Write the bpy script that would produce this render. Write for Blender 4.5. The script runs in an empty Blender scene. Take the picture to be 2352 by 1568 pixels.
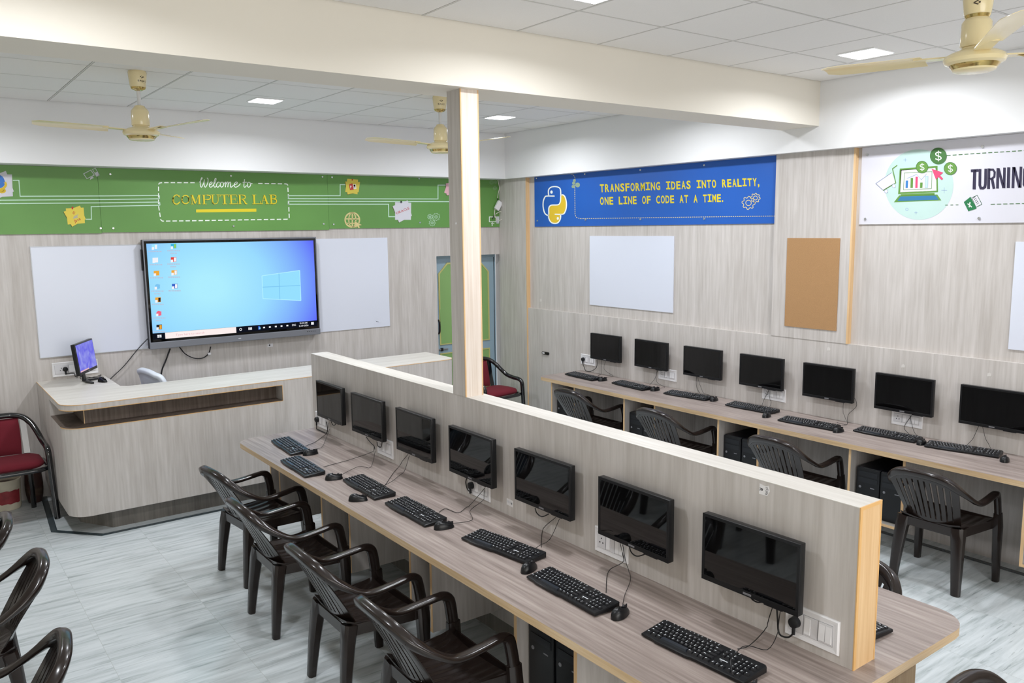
import bpy, bmesh, math, random
import numpy as np
from mathutils import Vector, Matrix, noise as mnoise
C = bpy.context.scene.collection
PI = math.pi
random.seed(7)

# ------------------------------------------------------------------ camera, world, exposure
W, H = 2352, 1568
F, YAW, PITCH, ROLL, CAMZ = 1891.2, 0.64077, 0.13676, -0.0119, 2.2705
cy, sy, cp, sp = math.cos(YAW), math.sin(YAW), math.cos(PITCH), math.sin(PITCH)
_fw = Vector((sy * cp, cy * cp, -sp)); _r = Vector((cy, -sy, 0)); _u = _r.cross(_fw)
_R = _r * math.cos(ROLL) + _u * math.sin(ROLL); _U = _u * math.cos(ROLL) - _r * math.sin(ROLL)
cam_d = bpy.data.cameras.new('camera'); cam = bpy.data.objects.new('camera', cam_d); C.objects.link(cam)
cam.matrix_world = Matrix(((_R.x, _U.x, -_fw.x, 0), (_R.y, _U.y, -_fw.y, 0), (_R.z, _U.z, -_fw.z, CAMZ), (0, 0, 0, 1)))
cam_d.sensor_width = 36; cam_d.sensor_fit = 'HORIZONTAL'; cam_d.lens = F / W * 36; cam_d.clip_start = 0.05
sc = bpy.context.scene
sc.camera = cam
sc.view_settings.view_transform = 'Standard'; sc.view_settings.look = 'None'
sc.view_settings.exposure = 0.0; sc.view_settings.gamma = 1.0; sc.view_settings.use_curve_mapping = False
wd = bpy.data.worlds.new('world'); sc.world = wd; wd.use_nodes = True
wd.node_tree.nodes['Background'].inputs[0].default_value = (0.9, 0.95, 1.0, 1)
wd.node_tree.nodes['Background'].inputs[1].default_value = 0.6
LED_SPREAD = 162
LED_W = 23.5            # watts of each ceiling LED panel
WIN_W = 80.0           # warm fill lamp added at the made-up window behind the camera

CAMP = Vector((0, 0, CAMZ))
def ray(u, v):
    return _R * ((u - W / 2) / F) - _U * ((v - H / 2) / F) + _fw
def X(u, v, x):            # pixel -> point on a plane of constant x
    d = ray(u, v); return CAMP + d * (x / d.x)
def Y(u, v, y):
    d = ray(u, v); return CAMP + d * (y / d.y)
def Z(u, v, z):
    d = ray(u, v); return CAMP + d * ((z - CAMZ) / d.z)

# ------------------------------------------------------------------ materials
def lin(c):
    if isinstance(c, str):
        c = [int(c[i:i + 2], 16) / 255 for i in (0, 2, 4)]
    return tuple((x / 12.92 if x <= 0.04045 else ((x + 0.055) / 1.055) ** 2.4) for x in c) + (1,)
M = {}
def mat(name, col, rough=0.5, metal=0.0, spec=0.5, emit=None, estr=0.0, coat=0.0, bump=0.0, bscale=60, trans=0.0, var=0.0):
    m = bpy.data.materials.new(name); m.use_nodes = True; nt = m.node_tree
    b = nt.nodes['Principled BSDF']
    b.inputs['Base Color'].default_value = lin(col); b.inputs['Roughness'].default_value = rough
    b.inputs['Metallic'].default_value = metal; b.inputs['Specular IOR Level'].default_value = spec
    b.inputs['Coat Weight'].default_value = coat
    if trans: b.inputs['Transmission Weight'].default_value = trans
    if emit:
        b.inputs['Emission Color'].default_value = lin(emit); b.inputs['Emission Strength'].default_value = estr
    if bump or var:
        tc = nt.nodes.new('ShaderNodeTexCoord'); n = nt.nodes.new('ShaderNodeTexNoise'); n.inputs['Scale'].default_value = bscale
        nt.links.new(tc.outputs['Object'], n.inputs['Vector'])
        if bump:
            bp = nt.nodes.new('ShaderNodeBump'); bp.inputs['Strength'].default_value = bump; bp.inputs['Distance'].default_value = 0.002
            nt.links.new(n.outputs[0], bp.inputs['Height']); nt.links.new(bp.outputs[0], b.inputs['Normal'])
        if var:
            r = nt.nodes.new('ShaderNodeValToRGB'); c = lin(col)
            r.color_ramp.elements[0].color = tuple(x * (1 - var) for x in c[:3]) + (1,)
            r.color_ramp.elements[1].color = tuple(min(1, x * (1 + var)) for x in c[:3]) + (1,)
            r.color_ramp.elements[0].position = .3; r.color_ramp.elements[1].position = .7
            nt.links.new(n.outputs[0], r.inputs[0]); nt.links.new(r.outputs[0], b.inputs['Base Color'])
    M[name] = m; return m
def streaks(name, c0, c1, c2, stretch, rough=0.45, fine=4.2, spec=0.4, seed=0.0):
    """wood laminate: noise stretched along one axis; stretch = noise scale per axis"""
    m = bpy.data.materials.new(name); m.use_nodes = True; nt = m.node_tree; N = nt.nodes; L = nt.links
    b = N['Principled BSDF']; b.inputs['Roughness'].default_value = rough; b.inputs['Specular IOR Level'].default_value = spec
    tc = N.new('ShaderNodeTexCoord')
    def nz(k, det, dist):
        mp = N.new('ShaderNodeMapping'); mp.inputs['Scale'].default_value = [s * k for s in stretch]; mp.inputs['Location'].default_value = (seed, seed * 1.7, seed * .6)
        L.new(tc.outputs['Object'], mp.inputs[0]); n = N.new('ShaderNodeTexNoise'); n.inputs['Scale'].default_value = 1
        n.inputs['Detail'].default_value = det; n.inputs['Distortion'].default_value = dist
        L.new(mp.outputs[0], n.inputs['Vector']); return n
    a, f = nz(1, 5, .6), nz(fine, 4, .2)
    mx = N.new('ShaderNodeMix'); mx.data_type = 'FLOAT'; mx.inputs[0].default_value = .55
    L.new(a.outputs[0], mx.inputs[2]); L.new(f.outputs[0], mx.inputs[3])
    r = N.new('ShaderNodeValToRGB'); e = r.color_ramp.elements
    e[0].position = .32; e[0].color = lin(c0); e[1].position = .68; e[1].color = lin(c2)
    q = e.new(.5); q.color = lin(c1)
    L.new(mx.outputs[0], r.inputs[0]); L.new(r.outputs[0], b.inputs['Base Color'])
    M[name] = m; return m
LAM = ('b4ada7', 'c2bcb7', 'cfc9c5')
streaks('lam_z', *LAM, (13, 13, .8))                    # vertical grain
streaks('lam_x', 'bdb7ae', 'cbc6be', 'd8d4cd', (.7, 16, 16))                    # grain along x
streaks('lam_y', 'bdb7ae', 'cbc6be', 'd8d4cd', (16, .7, 16))
streaks('post_wood', 'd2c2b2', 'e0d3c7', 'ebe1d7', (22, 22, .6), rough=.5)
streaks('desk_y', '756963', '958882', 'b0a49d', (15, .6, 15), rough=.38, seed=3)
streaks('niche_dark', '4d423b', '63564d', '756960', (16, 16, .7), seed=5)
streaks('plinth_dark', '5f5b56', '75716b', '858079', (14, 14, .8), seed=6)
streaks('pine', 'cfa777', 'dcb88a', 'e6c79c', (16, 16, .6), rough=.5)
streaks('pine_edge', 'b89a73', 'c8ac86', 'd6bf9d', (.9, .9, 30), rough=.45)
streaks('tan_panel', 'a98a64', 'b99a73', 'c4a882', (18, 18, .6), rough=.5)
mat('edge_orange', 'dcae70', .5)
mat('paint_white', 'e8e8e8', .75, var=.012, bscale=1.5)
mat('paint_cream', 'e6e0d4', .75, var=.012, bscale=1.5)
mat('tile_white', 'eceae7', .85, bump=.08, bscale=260, var=.02)
mat('tbar', 'cfcdc9', .5); mat('tbar_gap_shade', '5c5a57', .8)
mat('board_white', 'd8dce8', .28, spec=.5); mat('board_edge', 'b9bcc2', .4, metal=.6)
mat('cork', 'a98258', .85, bump=.4, bscale=300, var=.12)
mat('green_print', '63944a', .4, var=.08, bscale=1.1); mat('green_dark', '3c5a24', .5)
mat('blue_print', '1f5ab2', .4, var=.05, bscale=1.5); mat('white_print', 'd3d2da', .35)
mat('ink_white', 'eef4ee', .5); mat('ink_pale', 'c6e4d2', .5); mat('ink_yellow', 'dcc81e', .5); mat('ink_gold', 'dcb92e', .5)
mat('ink_sand', 'd9c98c', .5); mat('ink_navy', '2a2540', .5); mat('ink_green', '5d8a3c', .5); mat('ink_dkgreen', '3d6b35', .5)
mat('ink_mint', 'b4cdc7', .5); mat('ink_pink', 'd8446c', .5); mat('ink_blue', '2f74b4', .5); mat('ink_teal', '2f6f9a', .5); mat('ink_red', 'c2322c', .5)
mat('ink_greyblue', '8ea4c8', .5); mat('ink_xl', '1f7043', .5); mat('ink_faint', '8fa38a', .5); mat('ink_pyblue', '3573c4', .5); mat('ink_grey', 'c9cbd0', .5)
mat('note_yellow', 'e2cd52', .6); mat('note_grey', 'd3d2da', .6); mat('note_pink', 'e8b7c0', .6); mat('note_cyan', '7cc6cf', .6); mat('note_dark', 'b9a738', .6); mat('ink_shadow', '4c5a2c', .6)
mat('screw', 'd6d8da', .25, metal=.9)
mat('door_blue', '8fa6b4', .45); mat('door_green', '82a866', .5); mat('door_gold', 'b8b673', .5)
mat('steel', 'b4b4b6', .3, metal=.9); mat('dark_metal', '2d2a2c', .4, metal=.6)
mat('plastic_white', 'e9e8ea', .35, spec=.5); mat('plastic_gap', '9a9aa0', .6); mat('plastic_dim', 'd9d8db', .4)
mat('black_plastic', '101114', .34, spec=.4); mat('black_matte', '121317', .5, spec=.4); mat('key_black', '1b1c20', .38, spec=.5); mat('space_key', '2b3038', .3)
mat('screen_off', '050506', .03, spec=.5); mat('tower_black', '12141a', .35); mat('cable_black', '141416', .45); mat('cable_white', 'd8d4c8', .5)
mat('bezel_grey', '7b7e86', .35, metal=.4); mat('legend', 'dfe3e8', .5); mat('brand_grey', '8b8b90', .35, metal=.4)
mat('chair_brown', '201815', .22, spec=.45, coat=.1); mat('chair_white', 'dde3ec', .35, trans=.1)
mat('tube_black', '101114', .14, spec=.6, coat=.4); mat('velvet_red', '691021', .9, bump=.3, bscale=400, var=.1); mat('velvet_dark', '6d1220', .9, bump=.3, bscale=400, var=.1)
mat('fan_cream', 'ecdcae', .22, spec=.5, coat=.2); mat('fan_gold', 'c9b070', .15, metal=.9); mat('fan_rod', 'dcdcdc', .3)
mat('fan_ink', '4a4030', .5)
mat('bucket_white', 'cfc8b4', .5, var=.15, bscale=8); mat('bucket_red', '8e2f36', .5, var=.2, bscale=20); mat('bucket_dark', '3b241f', .5, var=.3, bscale=14); mat('sack_brown', '4a3a30', .8, var=.3, bscale=18)
mat('granite_dark', '39454a', .25, var=.35, bscale=28)
mat('led', 'ffffff', .5, emit='f4f8ff', estr=9.0); mat('led_frame', 'f0f0f0', .5)
mat('sticker', 'e6e4e4', .5); mat('tape', 'd3cec9', .6); mat('ink_black', '222226', .5)
mat('fill_glow', 'dfe8f2', .2, emit='eaf1ff', estr=1.5)  # glow for the pane of the added window
def em(name, col, s=1.0):
    m = bpy.data.materials.new(name); m.use_nodes = True; nt = m.node_tree; nt.nodes.remove(nt.nodes['Principled BSDF'])
    e = nt.nodes.new('ShaderNodeEmission'); e.inputs[0].default_value = lin(col); e.inputs[1].default_value = s
    nt.links.new(e.outputs[0], nt.nodes['Material Output'].inputs[0]); M[name] = m; return m
for n, c in dict(px_dark='10131f', px_bar='fdf0ee', px_white='f2f4fa', px_pink='e8b9bf', px_orange='f0a93c', px_red='e2443c', px_blue='3a62c8', px_cyan='9fe9ff', px_text='b9c6de',
                 px_teal='39b6e0', px_green='8fd06a', px_pane='97e0ff', px_edge='b8f4ff', px_line='7cc4f2', px_rose='ef6a86', px_black='2a2a30').items():
    em(n, c, 1.0)

def floor_mat():
    m = bpy.data.materials.new('marble_floor'); m.use_nodes = True; nt = m.node_tree; N = nt.nodes; L = nt.links
    b = N['Principled BSDF']; b.inputs['Roughness'].default_value = .22; b.inputs['Specular IOR Level'].default_value = .45
    tc = N.new('ShaderNodeTexCoord'); sep = N.new('ShaderNodeSeparateXYZ'); L.new(tc.outputs['Object'], sep.inputs[0])
    def math_(op, a, bb):
        q = N.new('ShaderNodeMath'); q.operation = op
        for i, v in enumerate((a, bb)):
            if v is None: continue
            if isinstance(v, (int, float)): q.inputs[i].default_value = v
            else: L.new(v, q.inputs[i])
        return q.outputs[0]
    tx = math_('DIVIDE', math_('SUBTRACT', sep.outputs[0], .735), .6)
    ty = math_('DIVIDE', math_('SUBTRACT', sep.outputs[1], .3), .6)
    fx, fy = math_('FLOOR', tx, None), math_('FLOOR', ty, None)
    cid = N.new('ShaderNodeCombineXYZ'); L.new(fx, cid.inputs[0]); L.new(fy, cid.inputs[1])
    wn = N.new('ShaderNodeTexWhiteNoise'); L.new(cid.outputs[0], wn.inputs[0])
    # streak coordinates shifted per tile
    sh = N.new('ShaderNodeVectorMath'); sh.operation = 'SCALE'; L.new(wn.outputs['Color'], sh.inputs[0]); sh.inputs['Scale'].default_value = 9
    ad = N.new('ShaderNodeVectorMath'); ad.operation = 'ADD'; L.new(tc.outputs['Object'], ad.inputs[0]); L.new(sh.outputs[0], ad.inputs[1])
    def nz(sc_, det, dist, rot=0.04):
        mp = N.new('ShaderNodeMapping'); mp.inputs['Scale'].default_value = sc_; mp.inputs['Rotation'].default_value = (0, 0, rot)
        L.new(ad.outputs[0], mp.inputs[0]); n = N.new('ShaderNodeTexNoise'); n.inputs['Scale'].default_value = 1
        n.inputs['Detail'].default_value = det; n.inputs['Distortion'].default_value = dist; n.inputs['Roughness'].default_value = .6
        L.new(mp.outputs[0], n.inputs['Vector']); return n.outputs[0]
    r1 = N.new('ShaderNodeValToRGB'); L.new(nz((2.2, 26, 1), 6, .5), r1.inputs[0])
    e = r1.color_ramp.elements; e[0].position = .30; e[0].color = lin('9ea6a6'); e[1].position = .62; e[1].color = lin('ced4d6')
    q = e.new(.45); q.color = lin('bfc6c8')
    r2 = N.new('ShaderNodeValToRGB'); L.new(nz((6, 70, 1), 4, .3), r2.inputs[0])
    e = r2.color_ramp.elements; e[0].position = .25; e[0].color = lin('858a8a'); e[1].position = .37; e[1].color = (1, 1, 1, 1)
    mx = N.new('ShaderNodeMix'); mx.data_type = 'RGBA'; mx.blend_type = 'MULTIPLY'; mx.inputs[0].default_value = .62
    L.new(r1.outputs[0], mx.inputs[6]); L.new(r2.outputs[0], mx.inputs[7])
    jx = math_('LESS_THAN', math_('ABSOLUTE', math_('SUBTRACT', math_('FRACT', tx, None), .5), None), .498)
    jy = math_('LESS_THAN', math_('ABSOLUTE', math_('SUBTRACT', math_('FRACT', ty, None), .5), None), .4985)
    jj = math_('MULTIPLY', jx, jy)
    m2 = N.new('ShaderNodeMix'); m2.data_type = 'RGBA'; L.new(jj, m2.inputs[0]); m2.inputs[6].default_value = lin('b2b7b6'); L.new(mx.outputs[2], m2.inputs[7])
    L.new(m2.outputs[2], b.inputs['Base Color']); M['marble'] = m
floor_mat()
def screen_mat():
    m = bpy.data.materials.new('desktop_wallpaper'); m.use_nodes = True; nt = m.node_tree; N = nt.nodes; L = nt.links
    N.remove(N['Principled BSDF']); tc = N.new('ShaderNodeTexCoord'); sep = N.new('ShaderNodeSeparateXYZ'); L.new(tc.outputs['Generated'], sep.inputs[0])
    r = N.new('ShaderNodeValToRGB'); e = r.color_ramp.elements
    mp = N.new('ShaderNodeMapping'); mp.inputs['Location'].default_value = (-.36, 0, -.36); mp.inputs['Scale'].default_value = (1.0, 0, .62)
    L.new(tc.outputs['Generated'], mp.inputs[0]); ln = N.new('ShaderNodeVectorMath'); ln.operation = 'LENGTH'
    mp.inputs['Location'].default_value = (-.33, 0, -.30); L.new(mp.outputs[0], ln.inputs[0]); L.new(ln.outputs['Value'], r.inputs[0])
    e[0].position = .08; e[0].color = lin('aeeeff'); e[1].position = .74; e[1].color = lin('5f68fb')
    q = e.new(.36); q.color = lin('9adcff'); q = e.new(.54); q.color = lin('84b6fd')
    em_ = N.new('ShaderNodeEmission'); L.new(r.outputs[0], em_.inputs[0]); em_.inputs[1].default_value = 1.0
    L.new(em_.outputs[0], N['Material Output'].inputs[0]); M['wallpaper'] = m
    m = bpy.data.materials.new('violet_screen'); m.use_nodes = True; nt = m.node_tree; N = nt.nodes; L = nt.links
    N.remove(N['Principled BSDF']); tc = N.new('ShaderNodeTexCoord'); n = N.new('ShaderNodeTexNoise'); n.inputs['Scale'].default_value = 9; n.inputs['Distortion'].default_value = 1.2
    L.new(tc.outputs['Object'], n.inputs['Vector']); r = N.new('ShaderNodeValToRGB'); e = r.color_ramp.elements
    e[0].position = .35; e[0].color = lin('7472ee'); e[1].position = .75; e[1].color = lin('a9aef8'); L.new(n.outputs[0], r.inputs[0])
    em_ = N.new('ShaderNodeEmission'); L.new(r.outputs[0], em_.inputs[0]); em_.inputs[1].default_value = .9
    L.new(em_.outputs[0], N['Material Output'].inputs[0]); M['violet_screen'] = m
screen_mat()

# ------------------------------------------------------------------ mesh building
def cr(pts, n=6, closed=False):                 # Catmull-Rom through points
    P = [Vector(p) for p in pts]; out = []; k = len(P)
    for i in range(k if closed else k - 1):
        g = (lambda j: P[j % k]) if closed else (lambda j: P[max(0, min(k - 1, j))])
        a, b, c, d = g(i - 1), g(i), g(i + 1), g(i + 2)
        for s in range(n):
            t = s / n
            out.append(.5 * ((2 * b) + (c - a) * t + (2 * a - 5 * b + 4 * c - d) * t * t + (3 * b - a - 3 * c + d) * t ** 3))
    if not closed: out.append(P[-1].copy())
    return out
class MB:
    def __init__(s): s.v = []; s.f = []; s.mi = []; s.m = []
    def mat(s, name):
        if name not in s.m: s.m.append(name)
        return s.m.index(name)
    def add(s, vs, fs, m):
        o = len(s.v); s.v += [tuple(v) for v in vs]; k = s.mat(m)
        for f in fs: s.f.append([i + o for i in f]); s.mi.append(k)
    def box(s, x0, x1, y0, y1, z0, z1, m, bev=0, seg=2, T=None):
        bm = bmesh.new(); bmesh.ops.create_cube(bm, size=1)
        for v in bm.verts: v.co = Vector((x0 + (v.co.x + .5) * (x1 - x0), y0 + (v.co.y + .5) * (y1 - y0), z0 + (v.co.z + .5) * (z1 - z0)))
        if bev: bmesh.ops.bevel(bm, geom=bm.edges[:], offset=bev, segments=seg, affect='EDGES', profile=.5)
        if T: bmesh.ops.transform(bm, matrix=T, verts=bm.verts)
        bm.verts.index_update(); s.add([v.co.copy() for v in bm.verts], [[v.index for v in f.verts] for f in bm.faces], m); bm.free(); return s
    def sweep(s, pts, prof, m, up=(0, 0, 1), scales=None, cap=True, closed=False):
        P = [Vector(p) for p in pts]; n = len(P); k = len(prof); vs = []; up = Vector(up); prev = None
        for i in range(n):
            a, b = (P[(i - 1) % n], P[(i + 1) % n]) if closed else (P[max(0, i - 1)], P[min(n - 1, i + 1)])
            t = (b - a).normalized()
            if prev is None:
                sd = t.cross(up)
                if sd.length < 1e-3: sd = t.cross(Vector((1, 0, 0)))
                sd.normalize()
            else:
                sd = prev - t * prev.dot(t)
                if up is not None and abs(t.dot(up)) < .9:
                    w = t.cross(up).normalized()
                    if w.dot(sd) < 0: w = -w
                    sd = sd.lerp(w, .5)
                sd.normalize()
            nn = sd.cross(t).normalized(); prev = sd
            sx, sz = scales[i] if scales else (1, 1)
            for (a_, b_) in prof: vs.append(P[i] + sd * (a_ * sx) + nn * (b_ * sz))
        fs = []
        for i in range(n if closed else n - 1):
            j = (i + 1) % n
            for q in range(k): fs.append([i * k + q, i * k + (q + 1) % k, j * k + (q + 1) % k, j * k + q])
        if cap and not closed: fs += [list(range(k))[::-1], [(n - 1) * k + q for q in range(k)]]
        s.add(vs, fs, m); return s
    def tube(s, pts, r, m, n=8, smooth=0, closed=False, up=(0, 0, 1)):
        if smooth: pts = cr(pts, smooth, closed)
        return s.sweep(pts, [(r * math.cos(2 * PI * i / n), r * math.sin(2 * PI * i / n)) for i in range(n)], m, up=up, closed=closed)
    def cyl(s, a, b, r0, m, r1=None, n=20):
        r1 = r0 if r1 is None else r1
        return s.sweep([a, b], [(math.cos(2 * PI * i / n), math.sin(2 * PI * i / n)) for i in range(n)], m, scales=[(r0, r0), (r1, r1)], up=(0, 1, 0.01))
    def lathe(s, prof, m, n=32, c=(0, 0, 0)):
        vs, fs = [], []; k = len(prof)
        for i in range(n):
            a = 2 * PI * i / n
            for (r, z) in prof: vs.append((c[0] + r * math.cos(a), c[1] + r * math.sin(a), c[2] + z))
        for i in range(n):
            j = (i + 1) % n
            for q in range(k - 1): fs.append([i * k + q, j * k + q, j * k + q + 1, i * k + q + 1])
        s.add(vs, fs, m); return s
    def prism(s, poly, z0, z1, m, mside=None, axis='z'):
        k = len(poly); f = {'z': lambda p, h: (p[0], p[1], h), 'y': lambda p, h: (p[0], h, p[1]), 'x': lambda p, h: (h, p[0], p[1])}[axis]
        vs = [f(p, z0) for p in poly] + [f(p, z1) for p in poly]
        s.add(vs, [list(range(k))[::-1], [k + i for i in range(k)]], m)
        s.add(vs, [[i, (i + 1) % k, k + (i + 1) % k, k + i] for i in range(k)], mside or m); return s
    def build(s, name, parent=None, smooth=None, world=True):
        me = bpy.data.meshes.new(name); off = Vector((0, 0, 0))
        inv = None
        if parent is not None and world:
            p = parent
            inv = wmat(parent).inverted()
        vs = [inv @ Vector(v) for v in s.v] if inv else s.v
        me.from_pydata(vs, [], s.f); me.validate(clean_customdata=False)
        for n in s.m: me.materials.append(M[n])
        if len(me.polygons) == len(s.mi): me.polygons.foreach_set('material_index', s.mi)
        bm = bmesh.new(); bm.from_mesh(me); bmesh.ops.recalc_face_normals(bm, faces=bm.faces[:]); bm.to_mesh(me); bm.free()
        if smooth is not None:
            me.polygons.foreach_set('use_smooth', [True] * len(me.polygons)); me.set_sharp_from_angle(angle=math.radians(smooth))
        me.update(); o = bpy.data.objects.new(name, me); C.objects.link(o)
        if parent is not None: o.parent = parent
        return o
def wmat(o):
    m = Matrix.LocRotScale(o.location, o.rotation_euler, o.scale)
    return wmat(o.parent) @ m if o.parent else m
def tag(o, label, cat, group=None, kind=None):
    o['label'] = label; o['category'] = cat
    if group: o['group'] = group
    if kind: o['kind'] = kind
    return o
def thing(name, loc, label, cat, group=None, rz=0, tilt=None):
    o = bpy.data.objects.new(name, None); C.objects.link(o); o.location = loc; o.rotation_euler = (0, 0, rz); o.empty_display_size = .1
    if tilt: o.rotation_euler = tilt
    return tag(o, label, cat, group)
def struct(o, label, cat):
    return tag(o, label, cat, None, 'structure')
def dup(root, name, loc, rz, label, group):
    r = root.copy(); C.objects.link(r); r.location = loc; r.rotation_euler = (0, 0, rz); r['label'] = label; r['group'] = group
    for ch in list(root.children):
        if ch.get('own'): continue
        c = ch.copy(); C.objects.link(c); c.parent = r
        for g in list(ch.children):
            d = g.copy(); C.objects.link(d); d.parent = c
    return r
def rounded(x0, x1, y0, y1, r, n=6, corners=(1, 1, 1, 1)):      # corner order: x0y0, x1y0, x1y1, x0y1
    out = []
    for k, (cx, cy_, a0) in enumerate(((x0, y0, PI), (x1, y0, 1.5 * PI), (x1, y1, 0), (x0, y1, .5 * PI))):
        if not corners[k]: out.append((cx, cy_)); continue
        ox, oy = cx + (r if cx == x0 else -r), cy_ + (r if cy_ == y0 else -r)
        for i in range(n + 1):
            a = a0 + i / n * PI / 2; out.append((ox + r * math.cos(a), oy + r * math.sin(a)))
    return out
_tc = {}
def text2d(ch, off=0.0):            # glyphs of the built-in font as 2D mesh, unit size
    if (ch, off) not in _tc:
        c = bpy.data.curves.new('t', 'FONT'); c.body = ch; c.size = 1; c.offset = off; c.resolution_u = 3
        o = bpy.data.objects.new('t', c); me = bpy.data.meshes.new_from_object(o)
        _tc[(ch, off)] = ([tuple(v.co)[:2] for v in me.vertices], [list(p.vertices) for p in me.polygons])
        bpy.data.objects.remove(o); bpy.data.curves.remove(c); bpy.data.meshes.remove(me)
    return _tc[(ch, off)]

# flat printed art on a wall plane; coordinates are given in picture crops and laid out on the plane in metres
class Art:
    def __init__(s, axis, c, step=0.0006):
        s.axis, s.c, s.step = axis, c, step; s.lv = 1; s.tf(1, 0, 0); s.mb = MB()
    def tf(s, k, ox, oy): s.k, s.ox, s.oy = k, ox, oy; return s
    def at(s, p, lv=None):
        c = s.c - (s.lv if lv is None else lv) * s.step
        u, v = s.ox + p[0] * s.k, s.oy + p[1] * s.k
        return X(u, v, c) if s.axis == 'x' else Y(u, v, c)
    def fill(s, pts, m): s.mb.add([s.at(p) for p in pts], [list(range(len(pts)))], m); return s
    def stroke(s, pts, w, m, closed=False, smooth=0, dash=None):
        if smooth: pts = [tuple(p)[:2] for p in cr([(p[0], p[1], 0) for p in pts], smooth, closed)]
        P = [Vector((p[0], p[1])) for p in pts]
        if closed: P.append(P[0].copy())
        if dash:
            on, offl = dash; acc = 0; seg = []
            for a, b in zip(P, P[1:]):
                L = (b - a).length; t = 0
                while t < L:
                    ph = acc % (on + offl); isn = ph < on; rem = (on - ph) if isn else (on + offl - ph); d = min(rem, L - t)
                    if isn: seg.append((a + (b - a) * (t / L), a + (b - a) * ((t + d) / L)))
                    t += d + 1e-6; acc += d + 1e-6
            for a, b in seg: s._quad(a, b, w, m)
            return s
        n = len(P); L_, R_ = [], []
        for i in range(n):
            if closed: a, b = P[(i - 1) % (n - 1)], P[(i + 1) % (n - 1)] if i < n - 1 else P[1]
            else: a, b = P[max(0, i - 1)], P[min(n - 1, i + 1)]
            d1 = (P[i] - a); d2 = (b - P[i]); d1 = d1.normalized() if d1.length > 1e-9 else d2.normalized(); d2 = d2.normalized() if d2.length > 1e-9 else d1
            n1 = Vector((-d1.y, d1.x)); n2 = Vector((-d2.y, d2.x)); q = n1 + n2
            q = q.normalized() if q.length > 1e-6 else n1
            k = w / 2 / max(.45, q.dot(n1)); L_.append(P[i] + q * k); R_.append(P[i] - q * k)
        vs = [s.at(p) for p in L_ + R_]
        s.mb.add(vs, [[i, i + 1, n + i + 1, n + i] for i in range(n - 1)], m); return s
    def _quad(s, a, b, w, m):
        d = (b - a)
        if d.length < 1e-6: return
        d.normalize(); q = Vector((-d.y, d.x)) * (w / 2); s.fill([a + q, b + q, b - q, a - q], m)
    def disc(s, c, r, m, n=32, ry=None): return s.fill([(c[0] + r * math.cos(2 * PI * i / n), c[1] + (ry or r) * math.sin(2 * PI * i / n)) for i in range(n)], m)
    def ring(s, c, r, w, m, n=32, ry=None): return s.stroke([(c[0] + r * math.cos(2 * PI * i / n), c[1] + (ry or r) * math.sin(2 * PI * i / n)) for i in range(n)], w, m, closed=True)
    def gear(s, c, r, teeth, w, m, hole=.4):
        pts = []
        for i in range(teeth * 4):
            a = 2 * PI * i / (teeth * 4); rr = r if i % 4 in (0, 1) else r * .78; pts.append((c[0] + rr * math.cos(a), c[1] + rr * math.sin(a)))
        s.stroke(pts, w, m, closed=True); s.ring(c, r * hole, w, m, 16); return s
    def text(s, t, p0, p1, h, m, off=0.0, mono=None, squeeze=1.0):
        """text from baseline p0 to baseline p1 (crop px), cap height h"""
        p0, p1 = Vector(p0), Vector(p1); d = p1 - p0; L = d.length; d.normalize(); nn = Vector((d.y, -d.x))
        chars = []; x = 0
        for ch in t:
            if ch == ' ': w = .35 if not mono else 1; chars.append((ch, x, w, None)); x += w if not mono else 1; continue
            v, f = text2d(ch, off)
            if mono and ch == 'I': v = [(.1, 0), (.6, 0), (.6, .13), (.42, .13), (.42, .6), (.6, .6), (.6, .73), (.1, .73), (.1, .6), (.28, .6), (.28, .13), (.1, .13)]; f = [list(range(12))]
            xs = [q[0] for q in v]; w = max(xs) - min(xs)
            chars.append((ch, x, w, (v, f, min(xs)))); x += (w + .09) if not mono else 1
        kx = L / (x - (.09 if not mono else .15))
        for ch, xx, w, g in chars:
            if g is None: continue
            v, f, x0 = g; ky = h / .72
            if mono:
                gw = kx * (.82 if ch not in ',.' else .3); gx = kx * xx
                fn = lambda q: p0 + d * (gx + (q[0] - x0) / max(w, 1e-3) * gw) + nn * (q[1] * ky)
            else: fn = lambda q: p0 + d * (kx * (xx + q[0] - x0)) + nn * (q[1] * ky)
            s.mb.add([s.at(fn(q)) for q in v], f, m)
        return s
    def out(s, name, parent):
        o = s.mb.build(name, parent); s.mb = MB(); return o
def nice(n): return ['first', 'second', 'third', 'fourth', 'fifth', 'sixth', 'seventh'][n]

# ------------------------------------------------------------------ room shell
XL, XU, XS, YF, YS, ZC, ZS = 5.813, 5.85, 5.738, 8.01, 7.79, 3.341, 2.834
Y1, Y2, ZB = 3.749, 4.082, 3.013
LX, BY = -1.9, -2.2
def st(mb, name, label, cat='wall', smooth=None): return struct(mb.build(name, None, smooth), label, cat)
m = MB(); m.box(LX - .1, XU + .1, BY - .1, YF + .25, -.08, 0, 'marble'); st(m, 'floor', 'pale grey streaked marble tile floor of the computer lab', 'floor')
m = MB(); m.box(LX, 4.92, YF, YF + .15, 0, ZC, 'lam_z'); m.box(4.92, XU, YF, YF + .15, 1.965, ZC, 'lam_z')
st(m, 'wall_front', 'grey wood laminate wall behind the big screen and counter')
m = MB(); m.box(XU, XU + .1, BY, YF + .15, 0, ZC, 'lam_z'); st(m, 'wall_right', 'pale wood laminate wall along the right side of the lab')
m = MB(); m.box(LX - .1, LX, BY, YF + .15, 0, ZC, 'paint_cream'); st(m, 'wall_left', 'cream painted wall on the left side of the lab')
wx0, wx1, wz0, wz1 = -.9, 3.3, 1.0, 2.7
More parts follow.
